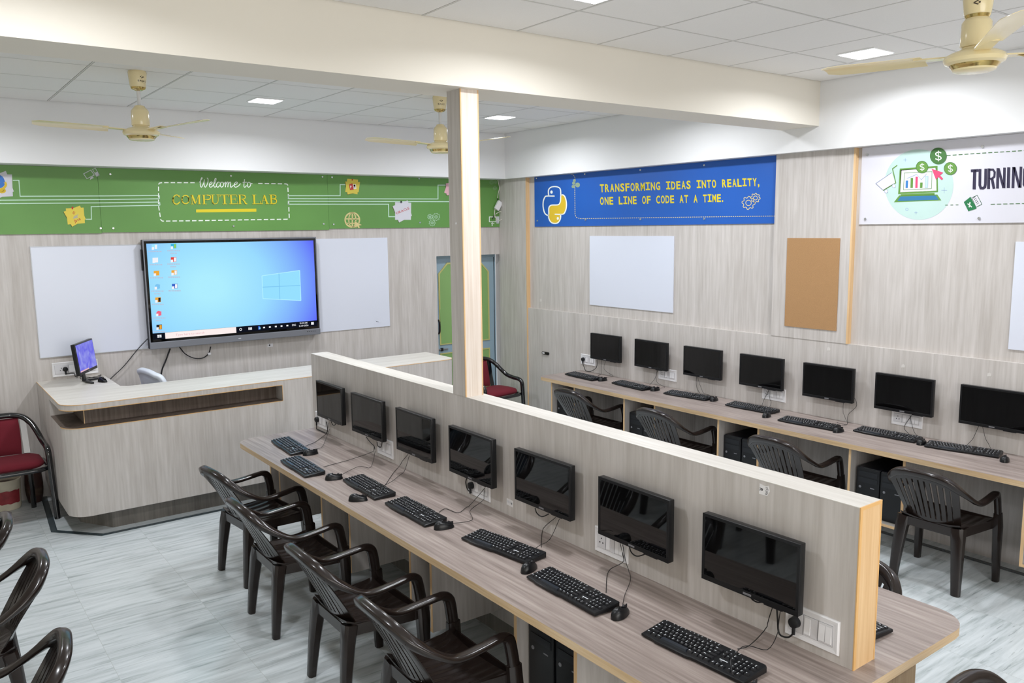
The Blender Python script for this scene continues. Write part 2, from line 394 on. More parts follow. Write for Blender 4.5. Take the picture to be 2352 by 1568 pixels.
m = MB(); m.box(LX, wx0, BY - .1, BY, 0, ZC, 'paint_cream'); m.box(wx1, XU, BY - .1, BY, 0, ZC, 'paint_cream')
m.box(wx0, wx1, BY - .1, BY, 0, wz0, 'paint_cream'); m.box(wx0, wx1, BY - .1, BY, wz1, ZC, 'paint_cream')
st(m, 'wall_back', 'cream painted wall with an added wide window at the back of the lab')
win = thing('fill_window_1', ((wx0 + wx1) / 2, BY - .05, wz0), 'wide window added in the unseen back wall to fill the room with light', 'window'); win['kind'] = 'structure'  # unseen window, added to fill the room from behind
m = MB()
for k in range(4):
    x = wx0 + (wx1 - wx0) * k / 3; m.box(x - .03, x + .03, BY - .09, BY - .03, wz0, wz1, 'plastic_white')
m.box(wx0, wx1, BY - .09, BY - .03, wz0, wz0 + .05, 'plastic_white'); m.box(wx0, wx1, BY - .09, BY - .03, wz1 - .05, wz1, 'plastic_white'); m.build('fill_window_frame', win)
m = MB(); m.box(wx0, wx1, BY - .07, BY - .065, wz0, wz1, 'fill_glow'); m.build('fill_window_pane', win)  # glowing sheet of the added window
ld = bpy.data.lights.new('fill_lamp', 'AREA'); ld.shape = 'RECTANGLE'; ld.size = wx1 - wx0 - .1; ld.size_y = wz1 - wz0 - .1; ld.energy = WIN_W; ld.color = (1.0, .93, .82)  # warm fill lamp, added out of view to even the light
lo = bpy.data.objects.new('fill_lamp', ld); C.objects.link(lo); lo.location = ((wx0 + wx1) / 2, BY - .02, (wz0 + wz1) / 2); lo.rotation_euler = (PI / 2, 0, 0); lo['kind'] = 'helper'

# wainscot, raised panels, soffits, beam
m = MB(); m.box(XL, XU, BY, 7.48, 0, 1.358, 'lam_z'); st(m, 'trim_1', 'low laminate wainscot behind the right row of monitors', 'wainscot')
m = MB(); m.box(XL - .012, XU, 7.487, YF, 0, ZS, 'lam_z'); m.box(XL - .013, XU, 7.478, 7.487, 0, ZS, 'pine'); st(m, 'trim_2', 'raised laminate corner panel beside the blue door', 'wall panel')
m = MB(); m.box(XL - .004, XU, 3.492, 4.172, 1.3585, ZS, 'lam_z'); m.box(XL - .006, XU, 3.478, 3.492, 1.3585, ZS, 'pine'); st(m, 'trim_3', 'raised laminate panel carrying the brown pin board', 'wall panel')
m = MB(); m.box(LX, XU, YS, YF, ZS, ZC + .05, 'paint_white'); st(m, 'trim_4', 'white boxed soffit above the green banner', 'soffit')
m = MB(); m.box(XS, XU, BY, YS, ZS, ZC + .05, 'paint_white'); st(m, 'trim_5', 'white boxed soffit along the right wall', 'soffit')
m = MB(); m.box(LX, XS, Y1, Y2, ZB, ZC + .05, 'paint_cream'); st(m, 'trim_6', 'deep cream ceiling beam crossing the room above the post', 'beam')
m = MB(); m.box(LX, XU, BY - .1, YF + .15, ZC + .012, ZC + .1, 'tile_white')
clg = st(m, 'ceiling', 'white suspended tile ceiling with metal grid', 'ceiling')
m = MB()
def tiles(x0, x1, y0, y1, gx, gy):
    xs = [x0] + [gx + .6 * k for k in range(-14, 16) if x0 < gx + .6 * k < x1] + [x1]
    ys = [y0] + [gy + .6 * k for k in range(-14, 16) if y0 < gy + .6 * k < y1] + [y1]
    t, g, e = MB(), MB(), .0085
    for a, b in zip(xs, xs[1:]):
        for c, d in zip(ys, ys[1:]):
            if b - a > .03 and d - c > .03: t.box(a + e, b - e, c + e, d - e, ZC, ZC + .011, 'tile_white')
    for x in xs[1:-1]: g.box(x - .005, x + .005, y0, y1, ZC - .0005, ZC + .008, 'tbar')
    for y in ys[1:-1]: g.box(x0, x1, y - .005, y + .005, ZC - .0006, ZC + .0079, 'tbar')
    g.box(x0, x1, y0, y1, ZC + .0085, ZC + .0115, 'tbar_gap_shade')  # dark sheet paints the shadow edges beside the bars
    t.build('ceiling_tiles', clg); g.build('ceiling_grid', clg)
tiles(LX, XS, BY, Y1, 2.254, 3.235); tiles(LX, XS, Y2, YS, 1.1234, 6.636)
# floor inlays
def strip(pts, w, label, n):
    m = MB()
    for a, b in zip(pts, pts[1:]):
        a, b = Vector(a), Vector(b); d = (b - a).normalized(); q = Vector((-d.y, d.x)) * w / 2; a = a - d * w * .2; b = b + d * w * .2
        m.prism([a + q, a - q, b - q, b + q], .0003 + .0002 * (n % 3), .0012 + .0002 * (n % 3), 'granite_dark'); n += 1
    st(m, 'trim_%d' % (n + 10), label, 'floor inlay')
strip([(.86, 8.0), (.80, 7.0), (1.08, 6.68), (4.7, 6.68)], .045, 'dark stone inlay line on the floor around the counter', 1)
strip([(5.70, -1.0), (5.70, 6.6)], .05, 'dark stone inlay line on the floor under the right desk', 2)

# door
d = thing('door_1', (5.36, 8.08, 0), 'blue grey door with green panel in the front wall, behind the post', 'door'); d['kind'] = 'structure'
m = MB(); m.box(4.925, 5.80, 8.10, 8.14, 0, 1.963, 'door_blue'); m.build('door_leaf', d)
m = MB(); m.box(5.775, 5.781, 8.0965, 8.101, 0, 1.93, 'black_matte'); m.build('door_gap', d)
def octo(z0, z1, cut, top):
    x0, x1 = 5.0, 5.69
    return [(x0, z0), (x1, z0), (x1, z1 - cut), (x1 - cut, z1), (x0 + cut, z1), (x0, z1 - cut)] if top else [(x0, z0), (x1, z0), (x1, z1), (x0, z1)]
for z0, z1, top in ((.94, 1.875, 1), (.12, .83, 0)):
    p = octo(z0, z1, .115, top); m = MB(); m.prism(p, 8.094, 8.10, 'door_green', axis='y'); m.build('door_panel', d)
    m = MB(); m.sweep([(q[0], 8.094, q[1]) for q in p], [(-.011, -.005), (.011, -.005), (.011, .005), (-.011, .005)], 'door_gold', up=(0, 1, 0), closed=True); m.build('door_moulding', d)
m = MB(); m.tube([(4.965, 8.10, 1.23), (4.968, 8.06, 1.215), (4.97, 8.055, 1.15), (4.968, 8.06, 1.085), (4.965, 8.10, 1.07)], .011, 'dark_metal', smooth=4); m.build('door_handle', d, 40)
m = MB(); m.box(4.93, 5.10, 8.085, 8.10, .872, .889, 'steel', .003); m.box(5.0, 5.03, 8.08, 8.10, .862, .90, 'dark_metal', .003); m.build('door_bolt', d)

# ------------------------------------------------------------------ ceiling lights
def led(x, y, label, s=.21):
    t = thing('ceiling_light', (x, y, ZC), label, 'ceiling light', 'square LED panels in the ceiling')
    m = MB(); m.box(x - s / 2 - .012, x + s / 2 + .012, y - s / 2 - .012, y + s / 2 + .012, ZC - .008, ZC, 'led_frame', .002); m.build('light_frame', t)
    m = MB(); m.box(x - s / 2, x + s / 2, y - s / 2, y + s / 2, ZC - .011, ZC - .0082, 'led'); m.build('light_diffuser', t)
    l = bpy.data.lights.new('led_lamp', 'AREA'); l.shape = 'SQUARE'; l.size = s; l.energy = LED_W; l.color = (.92, .95, 1.0); l.spread = math.radians(LED_SPREAD)
    o = bpy.data.objects.new('led_lamp', l); C.objects.link(o); o.parent = t; o.location = (0, 0, -.014)
led(2.58, 6.83, 'lit square LED panel in the far ceiling, between fan and post')
led(4.84, 6.64, 'lit square LED panel in the far ceiling, right of the post')
led(5.04, 2.98, 'lit square LED panel in the near ceiling, beside the nearest fan', .23)
led(2.70, 2.96, 'lit square LED panel in the near ceiling, at the top picture edge')
led(4.84, 4.72, 'added unseen square LED panel in the far ceiling, hidden behind the beam on the right')  # unseen panel added to brighten the right wall evenly
led(2.58, 4.76, 'added unseen square LED panel in the far ceiling, hidden behind the beam over the post')  # likewise added out of sight for even light
led(5.04, 1.05, 'added unseen square LED panel in the near ceiling, above the right picture edge')  # from here on, panels added out of view as fill
led(.30, 6.75, 'added unseen square LED panel in the far ceiling, beyond the left picture edge')  # added fill panel, out of view
led(.40, 2.96, 'added unseen square LED panel in the near ceiling, above the left row of chairs')  # added fill panel over the left aisle, out of view
led(2.70, -.75, 'added unseen square LED panel behind the camera, over the middle aisle')  # added fill panel, unseen

# ------------------------------------------------------------------ ceiling fans
def fan(x, y, drop_canopy, a0, label, mark_a, flip):
    t = thing('ceiling_fan', (x, y, ZC), label, 'ceiling fan', 'cream ceiling fans')
    zb = 2.885                                      # bottom of the motor
    zc = ZC - drop_canopy                           # top of the canopy
    m = MB(); m.lathe([(0, 0), (.055, 0), (.059, -.01), (.056, -.05), (.050, -.10), (.046, -.108)], 'fan_cream', c=(x, y, zc)); cn = m.build('canopy', t, 35)
    m = MB(); m.lathe([(.049, -.106), (.044, -.117), (.020, -.128), (0, -.13)], 'fan_gold', c=(x, y, zc)); m.build('canopy_ring', cn, 35)
    # maker's name and emblem wrapped on the canopy
    m = MB(); s = -1 if flip else 1; zt = zc - .055
    def wrap(px, pz):
        a = mark_a + s * px / .058; return (x + .0572 * math.cos(a), y + .0572 * math.sin(a), zt + s * pz)
    cx = -.032
    for ch in 'BAJAJ':
        v, f = text2d(ch, .01); w = max(q[0] for q in v)
        m.add([wrap(cx + q[0] * .019, q[1] * .017 - .02) for q in v], f, 'fan_ink'); cx += w * .019 + .003
    for a, b in (((-.008, .02), (.010, .012)), ((.010, .012), (-.008, .004))):
        dx, dz = b[0] - a[0], b[1] - a[1]; L = math.hypot(dx, dz); qx, qz = -dz / L * .0022, dx / L * .0022
        m.add([wrap(a[0] + qx, a[1] + qz), wrap(b[0] + qx, b[1] + qz), wrap(b[0] - qx, b[1] - qz), wrap(a[0] - qx, a[1] - qz)], [[0, 1, 2, 3]], 'fan_ink')
    m.add([wrap(-.012 + .004 * math.cos(i), .012 + .004 * math.sin(i)) for i in [2 * PI * k / 10 for k in range(10)]], [list(range(10))], 'fan_ink')
    m.build('brand_mark', cn)
    m = MB(); m.cyl((x, y, ZC), (x, y, zb + .20), .0125, 'fan_rod', n=14); m.build('down_rod', t, 40)
    m = MB(); m.lathe([(.018, .232), (.030, .230), (.034, .222), (.050, .205), (.056, .195), (.058, .105), (.056, .100), (0, .100)], 'fan_cream', c=(x, y, zb)); m.build('rod_cover', t, 35)
    m = MB(); m.lathe([(.048, .105), (.052, .092), (.090, .078), (.112, .066), (.118, .052), (.112, .038), (.094, .030)], 'fan_cream', c=(x, y, zb)); mo = m.build('motor_housing', t, 40)
    m = MB(); m.lathe([(.096, .033), (.092, .024), (.088, .020), (.082, .012)], 'fan_gold', c=(x, y, zb)); m.build('motor_ring', mo, 40)
    m = MB(); m.lathe([(.083, .014), (.080, .006), (.066, .001), (0, 0)], 'fan_cream', c=(x, y, zb)); m.build('bottom_cap', mo, 40)
    for k in range(3):
        a = a0 + k * 2 * PI / 3; ca, sa = math.cos(a), math.sin(a); rows = []
        for i in range(11):
            f = i / 10; r = .20 + .44 * f; hw = .050 + .018 * f - (.03 * max(0, (f - .86) / .14) ** 2); tw = math.radians(13 - 5 * f); z0 = zb + .072 + .018 * f
            for q in (-1, -.35, .35, 1):
                lx = hw * q * math.cos(tw); lz = hw * q * math.sin(tw) + .006 * (1 - q * q)
                rows.append((x + r * ca - lx * sa, y + r * sa + lx * ca, z0 + lz))
        n = len(rows); vs = rows + [(p[0], p[1], p[2] - .0022) for p in rows]; fs = []
        for i in range(10):
            for q in range(3):
                b = i * 4 + q; fs.append([b, b + 1, b + 5, b + 4]); fs.append([n + b, n + b + 4, n + b + 5, n + b + 1])
            for q in (0, 3): b = i * 4 + q; fs.append([b, b + 4, n + b + 4, n + b])
        for b0 in (0, 40):
            for q in range(3): fs.append([b0 + q, n + b0 + q, n + b0 + q + 1, b0 + q + 1])
        m = MB(); m.add(vs, fs, 'fan_cream'); bl = m.build('blade', t, 40)
        m = MB(); p0 = Vector((x + .10 * ca, y + .10 * sa, zb + .07)); p1 = Vector((x + .235 * ca, y + .235 * sa, zb + .079))
        m.sweep([p0, p1], [(-.03, -.003), (.03, -.003), (.03, .003), (-.03, .003)], 'fan_cream'); m.build('blade_bracket', bl)
R30 = math.radians
base = -YAW
fan(1.42, 6.07, 0, base - R30(30), 'cream ceiling fan on a rod, left of the far LED panel', base - R30(35), False)
fan(3.68, 5.88, 0, base - R30(30), 'cream ceiling fan half hidden behind the wooden post', base - R30(70), False)
fan(3.64, 1.67, .125, base + R30(14), 'cream ceiling fan at the upper right, nearest the camera, canopy slid low on the rod', math.atan2(-1.67, -3.64) - .12, True)

# ------------------------------------------------------------------ wooden post and partition with the central desk
t = thing('wooden_post', (2.565, 3.865, 1.332), 'tall pale wooden post standing on the partition and reaching the beam', 'post')
m = MB(); m.box(2.505, 2.622, 3.80, 3.93, 1.332, ZB, 'lam_z'); m.build('post_core', t)
m = MB(); m.box(2.508, 2.619, 3.797, 3.80, 1.332, ZB, 'post_wood'); m.build('front_veneer', t)
m = MB(); m.box(2.5035, 2.511, 3.796, 3.803, 1.332, ZB, 'pine'); m.box(2.616, 2.6235, 3.796, 3.803, 1.332, ZB, 'pine'); m.build('edge_banding', t)
m = MB(); m.cyl((2.5048, 3.86, 2.30), (2.502, 3.86, 2.30), .006, 'plastic_white'); m.build('screw_cap', t)
PX0, PX1, PN, PF, PZ = 2.510, 2.642, 1.428, 5.962, 1.332
t = thing('desk_divider', (2.576, 3.7, .75), 'long wood laminate partition standing along the middle of the central desk', 'partition')
m = MB(); m.box(PX0, PX1, PN + .004, PF, .75, PZ - .003, 'lam_z'); m.build('divider_body', t)
m = MB(); m.box(PX0 - .001, PX1 + .001, PN + .004, PF + .001, PZ - .003, PZ, 'lam_y'); m.build('top_cap', t)
m = MB(); m.box(PX0 + .012, PX1 - .006, PN, PN + .004, .75, PZ - .012, 'pine'); m.build('end_face', t)
m = MB(); m.box(PX0 - .001, PX0 + .012, PN - .001, PN + .0035, .75, PZ - .012, 'edge_orange'); m.box(PX1 - .006, PX1 + .001, PN - .001, PN + .0035, .75, PZ - .012, 'edge_orange')
m.box(PX0 - .001, PX1 + .001, PN - .001, PN + .0035, PZ - .0119, PZ + .0004, 'edge_orange'); m.build('edge_banding', t)
def flat_sticker(label, u, v, rot, s, kind):
    p = X(u, v, PX0 - .0006); t = MB(); ca, sa = math.cos(rot), math.sin(rot)
    f = lambda a, b, e: (PX0 - e, p.y - (a * ca - b * sa) * s, p.z + (a * sa + b * ca) * s)
    m = MB(); shape = [(-.55, .5), (.1, .45), (.45, .6), (.62, .1), (.4, -.4), (-.5, -.5)] if kind else [(-.7, .45), (.7, .45), (.7, -.45), (-.7, -.45)]
    m.prism([f(a, b, 0)[1:] for a, b in shape], PX0 - .0012, PX0 - .0002, 'sticker', axis='x')
    o = m.build('sticker'); tag(o, label, 'sticker')
    m = MB()
    if kind:
        v_, f_ = text2d('R', .02); m.add([f(-.32 + (q[1] - .3) * .5, .15 - q[0] * .5, .0016) for q in v_], f_, 'ink_black')
        for k in range(5): a = .2 + .07 * (k % 2); m.add([f(a - .05, .35 - k * .15, .0016), f(a + .2, .4 - k * .15, .0016), f(a + .2, .34 - k * .15, .0016), f(a - .05, .29 - k * .15, .0016)], [[0, 1, 2, 3]], 'ink_black')
    else:
        for k in range(4): m.add([f(-.6 + .22 * k, .2, .0016), f(-.48 + .22 * k, .2, .0016), f(-.48 + .22 * k, -.1, .0016), f(-.6 + .22 * k, -.1, .0016)], [[0, 1, 2, 3]], 'ink_grey')
        m.add([f(.42 + .16 * math.cos(i), .16 * math.sin(i), .0016) for i in [2 * PI * k / 10 for k in range(10)]], [list(range(10))], 'brand_grey')
    m.build('printing', o)
flat_sticker('small torn white sticker with letter R near the top of the partition', 1755, 1126, -.1, .040, 1)
flat_sticker('tiny pale sticker low on the partition, left of the fifth monitor', 1171, 1154, -.05, .040, 0)

desk = thing('central_desk', (2.63, 3.65, 0), 'long grey brown desk around the partition with pale wooden edge', 'desk')
m = MB(); m.prism(rounded(1.888, 3.21, 1.35, 5.95, .13), .715, .75, 'desk_y', 'pine_edge'); m.build('desktop', desk, 40)
m = MB(); m.box(2.54, 2.61, 1.44, 5.92, .10, .715, 'lam_z'); m.build('modesty_panel', desk)
m = MB(); m.box(2.55, 2.60, 1.46, 5.90, 0, .10, 'plinth_dark'); m.build('plinth', desk)
m = MB(); m.box(2.23, 2.90, 1.405, 1.44, 0, .715, 'tan_panel', .002); m.build('end_panel', desk)
def cubby(y0, y1, x0, x1, label, group, zb=.21):
    t = thing('computer_cubby', ((x0 + x1) / 2, (y0 + y1) / 2, zb), label, 'cubby', group)
    for a, b in ((y0, y0 + .018), (y1 - .018, y1)):
        m = MB(); m.box(x0 + .002, x1, a, b, zb, .7145, 'lam_z'); s = m.build('side_panel', t)
        m = MB(); m.box(x0, x0 + .002, a, b, zb, .7145, 'pine'); m.build('edge_banding', s)
    m = MB(); m.box(x0 + .002, x1, y0 + .018, y1 - .018, zb, zb + .018, 'lam_y'); s = m.build('shelf', t)
    m = MB(); m.box(x0, x0 + .002, y0 + .018, y1 - .018, zb, zb + .018, 'pine'); m.build('edge_banding', s)
    m = MB(); m.box(x1 - .012, x1, y0 + .018, y1 - .018, zb + .018, .7145, 'niche_dark'); m.build('back_panel', t)
G = 'open computer cubbies under the central desk'
cubby(5.52, 5.71, 2.05, 2.535, 'narrow open cubby under the central desk, at its counter end', G)
cubby(4.40, 4.82, 2.05, 2.535, 'wide open cubby under the central desk, by the second chair from the counter', G)
cubby(3.46, 3.69, 2.05, 2.535, 'narrow open cubby under the central desk, between the third and fourth chairs', G)
cubby(2.34, 2.76, 2.05, 2.535, 'wide open cubby under the central desk, nearest the camera', G)
rd = thing('wall_desk', (5.52, 2.8, 0), 'long grey brown desk along the right wall with pale wooden edge', 'desk')
m = MB(); m.prism(rounded(5.226, XL - .001, BY + .3, 6.56, .06, corners=(0, 0, 0, 1)), .715, .75, 'desk_y', 'pine_edge'); m.build('desktop', rd, 40)
G = 'open computer cubbies under the right wall desk'
cubby(6.05, 6.42, 5.28, XL - .002, 'open cubby under the right desk, at its far end', G)
cubby(4.97, 5.37, 5.28, XL - .002, 'open cubby under the right desk, second from the far end', G)
cubby(3.87, 4.28, 5.28, XL - .002, 'open cubby under the right desk, third from the far end', G)
cubby(2.705, 3.115, 5.28, XL - .002, 'open cubby under the right desk, left of the nearest right chair', G)
cubby(1.57, 1.98, 5.28, XL - .002, 'open cubby under the right desk, at the right picture edge', G)

# ------------------------------------------------------------------ computer towers
def tower_proto():
    t = thing('computer_tower', (0, 0, 0), '', 'computer tower', '')          # local: front faces +Y... stored facing -x through rotation
    m = MB(); m.box(-.085, .085, .012, .385, 0, .345, 'tower_black', .004); m.build('case', t, world=False)
    m = MB(); m.box(-.085, .085, 0, .0118, .002, .343, 'black_plastic', .004); fp = m.build('front_panel', t, world=False)
    m = MB(); m.box(-.07, .07, -.002, -.0001, .285, .32, 'tower_black'); m.box(-.07, .07, -.002, -.0001, .24, .275, 'tower_black'); m.build('drive_bay', fp, world=False)
    m = MB(); m.box(.02, .05, -.0015, -.0001, .205, .211, 'brand_grey'); m.build('brand_mark', fp, world=False)
    m = MB(); m.cyl((-.055, .001, .205), (-.055, -.003, .205), .009, 'brand_grey'); m.build('power_button', fp, world=False)
    return t
tp = None
def tower(x, y, z, label, group):
    global tp
    if tp is None:
        tp = tower_proto(); tp.location = (x, y, z); tp.rotation_euler = (0, 0, -PI / 2); tp['label'] = label; tp['group'] = group; return tp
    return dup(tp, 'computer_tower', (x, y, z), -PI / 2, label, group)
G = 'black computer towers under the desks'
SH = .2286
tower(5.33, 6.30, SH, 'black computer tower in the far end cubby of the right desk', G)
tower(5.33, 5.255, SH, 'black computer tower on the left in the right desk\'s second cubby from the far end', G)
tower(5.33, 5.08, SH, 'black computer tower on the right in the right desk\'s second cubby from the far end', G)
tower(5.33, 4.165, SH, 'black computer tower on the left in the right desk\'s third cubby from the far end', G)
tower(5.33, 3.985, SH, 'black computer tower on the right in the right desk\'s third cubby from the far end', G)
tower(5.33, 2.992, SH, 'black computer tower standing left in the cubby beside the nearest right chair', G)
tower(5.33, 2.815, SH, 'black computer tower behind the backrest of the nearest right chair', G)
def small_tower(x, y, label): return tower(x, y, SH, label, G)
small_tower(2.125, 4.512, 'black computer tower under the central desk, behind the second chair from the counter')
small_tower(2.11, 2.645, 'black computer tower on the left in the nearest cubby of the central desk')
small_tower(2.11, 2.458, 'black computer tower on the right in the nearest cubby of the central desk')

# ------------------------------------------------------------------ monitors
def monitor_proto():
    t = thing('monitor', (0, 0, 0), '', 'monitor', '')                       # local: faces -Y, x to the viewer's right, origin at the middle of the back
    w, h = .428, .268
    m = MB(); m.box(-w / 2, w / 2, -.075, -.045, -h / 2, h / 2, 'black_plastic', .004); m.box(-.15, .15, -.046, -.028, -.09, .09, 'black_matte', .006); m.build('housing', t, 40, world=False)
    m = MB()
    for a, b, c, d in ((-w / 2, w / 2, h / 2 - .013, h / 2), (-w / 2, w / 2, -h / 2, -h / 2 + .02), (-w / 2, -w / 2 + .012, -h / 2 + .02, h / 2 - .013), (w / 2 - .012, w / 2, -h / 2 + .02, h / 2 - .013)): m.box(a, b, -.0785, -.0752, c, d, 'black_plastic', .001)
    m.box(.07, .15, -.078, -.05, -h / 2 - .005, -h / 2 + .004, 'black_plastic', .003); bz = m.build('bezel', t, world=False)
    m = MB(); m.box(-.018, .018, -.0792, -.0786, -h / 2 + .006, -h / 2 + .014, 'brand_grey'); m.build('brand_mark', bz, world=False)
    m = MB(); m.box(-w / 2 + .012, w / 2 - .012, -.0768, -.0754, -h / 2 + .02, h / 2 - .013, 'screen_off'); m.build('screen', t, world=False)
    m = MB(); m.box(-.05, .05, -.028, -.012, -.05, .05, 'black_matte', .003); m.box(-.06, .06, -.0115, 0, -.06, .06, 'dark_metal', .002); m.build('wall_mount', t, world=False)
    return t
mp_ = None
def monitor(x, y, z, label, group, dz=0.0):
    global mp_
    if mp_ is None:
        mp_ = monitor_proto(); mp_.location = (x, y, z); mp_.rotation_euler = (0, 0, -PI / 2 + dz); mp_['label'] = label; mp_['group'] = group; return mp_
    return dup(mp_, 'monitor', (x, y, z), -PI / 2 + dz, label, group)
IM = [5.49, 4.90, 4.275, 3.66, 3.035, 2.415, 1.815]
RM = [6.105, 5.47, 4.84, 4.21, 3.59, 2.985, 2.375]
IL = ['at the counter end', 'second from the counter end', 'third from the counter end', 'fourth from the counter, below the post', 'fifth from the counter end, right of a tiny sticker', 'second nearest the camera', 'nearest the camera, below the R sticker']
for i, y in enumerate(IM): monitor(PX0 - .002, y, 1.035, 'black switched-off monitor on the partition, ' + IL[i], 'monitors hung on the partition', (0, .02, .0, -.01, .01, -.015, .02)[i])
RL = ['at the far end', 'second from the far end', 'third from the far end', 'fourth from the far end', 'fifth from the far end', 'second nearest the camera', 'nearest, cut by the right picture edge']
for i, y in enumerate(RM): monitor(XL - .002, y, 1.05, 'black switched-off monitor on the right wall, ' + RL[i], 'monitors hung on the right wall', (.02, -.02, .0, .0, .02, 0, .0)[i])

# ------------------------------------------------------------------ keyboards, mice
def keyboard_proto():
    t = thing('keyboard', (0, 0, 0), '', 'keyboard', '')                     # local: typist at -Y
    top = lambda y: .015 + (y + .07) * .075
    out = [(-.225, -.064), (-.17, -.066), (-.155, -.071), (-.01, -.071), (.005, -.066), (.225, -.066), (.228, .062), (.220, .071), (.11, .070), (.10, .073), (-.10, .073), (-.11, .070), (-.218, .07), (-.226, .062)]
    k = len(out); m = MB()
    vs = [(a, b, .004) for a, b in out] + [(a, b, top(b) - .003) for a, b in out] + [(a * .985, b * .965, top(b)) for a, b in out]
    m.add(vs, [list(range(k))[::-1], [2 * k + i for i in range(k)]] + [[i, (i + 1) % k, k + (i + 1) % k, k + i] for i in range(k)] + [[k + i, k + (i + 1) % k, 2 * k + (i + 1) % k, 2 * k + i] for i in range(k)], 'black_plastic')
    for sx in (-.19, .19): m.box(sx - .015, sx + .015, .05, .062, -.0, .006, 'black_matte')
    m.build('case', t, 30, world=False)
    m = MB(); lg = MB(); rr = random.Random(3)
    def key(x, y, w, d, h=.006, tex=True, mt='key_black'):
        z = top(y); a, b = w / 2 - .0008, d / 2 - .0008; i = .0022
        v = [(x - a, y - b, z - .001), (x + a, y - b, z - .001), (x + a, y + b, z - .001), (x - a, y + b, z - .001), (x - a + i, y - b + i, z + h), (x + a - i, y - b + i, z + h), (x + a - i, y + b - i, z + h), (x - a + i, y + b - i, z + h)]
        m.add(v, [[4, 5, 6, 7], [0, 1, 5, 4], [1, 2, 6, 5], [2, 3, 7, 6], [3, 0, 4, 7]], mt)
        if tex:
            lw = (.0032 if w < .021 else .0065) * (1 + .3 * rr.random()); lh = .0031; lx = x - a + i + .0035 if w < .03 else x - a * .5
            for q in range(2 if rr.random() < .3 and w < .021 else 1):
                ly = y + .0028 - q * .006; zz = z + h + .0003
                lg.add([(lx - lw / 2, ly - lh / 2, zz), (lx + lw / 2, ly - lh / 2, zz), (lx + lw / 2, ly + lh / 2, zz), (lx - lw / 2, ly + lh / 2, zz)], [[0, 1, 2, 3]], 'legend')
    P = .019; x0 = -.214
    rows = [(.033, [1] * 13 + [2]), (.014, [1.5] + [1] * 12 + [1.5]), (-.005, [1.75] + [1] * 11 + [2.25]), (-.024, [2.25] + [1] * 10 + [2.75]), (-.045, [1.25, 1.25, 1.25, 6.25, 1.25, 1.25, 1.25, 1.25])]
    for y, ws in rows:
        x = x0
        for w in ws:
            key(x + w * P / 2, y if w < 6 else y - .002, w * P, P if w < 6 else .022, .006 if w < 6 else .0075, w < 6, 'key_black' if w < 6 else 'space_key'); x += w * P
    for k_, x in enumerate([-.2045] + [-.168 + .0175 * q + .006 * (q // 4) for q in range(12)] + [.088, .106, .124]): key(x, .057, .0165, .011, .004)
    for q in range(3):
        for y in (.033, .014): key(.087 + .0185 * q, y, .0185, P)
        key(.087 + .0185 * q, -.045, .0185, P)
    key(.1055, -.026, .0185, P)
    for q in range(4):
        for y in (.033, .014, -.005, -.024, -.045):
            if q == 3 and y in (-.005, -.045): continue
            key(.152 + .0185 * q, y, .0185, P)
    kc = m.build('keycaps', t, world=False); lg.build('keycap_lettering', kc, world=False)
    m = MB(); y = -.009; z = top(y) + .0012          # white maker's mark: slanted letter blocks
    x = .086
    for w_, hh in ((.007, .0055), (.004, .0045), (.0055, .0052), (.004, .006), (.0055, .0045), (.0035, .006), (.004, .005)):
        m.add([(x, y - .003, z), (x + w_ - .0006, y - .003, z), (x + w_ - .0006 + .0012, y - .003 + hh, z), (x + .0012, y - .003 + hh, z)], [[0, 1, 2, 3]], 'legend'); x += w_
    m.build('brand_mark', t, world=False)
    return t
def mouse_proto():
    t = thing('mouse', (0, 0, 0), '', 'mouse', '')                           # local: front at +Y
    m = MB(); vs, fs = [], []; nu, nv = 20, 8
    for j in range(nv + 1):
        ph = j / nv * PI / 2
        for i in range(nu):
            a = 2 * PI * i / nu; y = math.sin(a); x = math.cos(a); wy = .030 * (1 - .10 * y) * (1 - .10 * (1 - y * y)); hh = .034 * (1 - .22 * y) if True else 0
            r = math.cos(ph) ** .55
            vs.append((x * wy * r, y * .055 * r - .004 * (1 - r), hh * math.sin(ph) + .0005))
    for j in range(nv):
        for i in range(nu): fs.append([j * nu + i, j * nu + (i + 1) % nu, (j + 1) * nu + (i + 1) % nu, (j + 1) * nu + i])
    fs.append([i for i in range(nu)][::-1]); m.add(vs, fs, 'black_plastic'); b = m.build('mouse_body', t, 50, world=False)
    m = MB(); m.cyl((-.004, .026, .0265), (.004, .026, .0265), .009, 'black_matte', n=16); m.build('scroll_wheel', t, 40, world=False)
    m = MB(); m.box(-.0008, .0008, .006, .05, .012, .0315, 'black_matte'); m.build('button_gap', b, world=False)
    m = MB(); m.box(-.011, .011, -.021, -.016, .0345, .0372, 'legend'); m.build('brand_mark', t, world=False)
    return t
def clear(mc, kc, kang):
    a = math.radians(kang); ca, sa = math.cos(a), math.sin(a); d = (mc[0] - kc[0], mc[1] - kc[1]); lx, ly = d[0] * ca + d[1] * sa, -d[0] * sa + d[1] * ca
    if abs(lx) < .266 and abs(ly) < .138:
        if abs(lx) > .19: lx = math.copysign(.267, lx)
        else: ly = math.copysign(.139, ly)
    return (kc[0] + lx * ca - ly * sa, kc[1] + lx * sa + ly * ca)
kp = mo_ = None
def keyboard(c, ang, label, group, z=.7506):
    global kp
    if kp is None:
        kp = keyboard_proto(); kp.location = (c[0], c[1], z); kp.rotation_euler = (0, 0, ang); kp['label'] = label; kp['group'] = group; return kp
    return dup(kp, 'keyboard', (c[0], c[1], z), ang, label, group)
def mouse(c, ang, label, group, z=.7506):
    global mo_
    if mo_ is None:
        mo_ = mouse_proto(); mo_.location = (c[0], c[1], z); mo_.rotation_euler = (0, 0, ang); mo_['label'] = label; mo_['group'] = group; return mo_
    return dup(mo_, 'mouse', (c[0], c[1], z), ang, label, group)
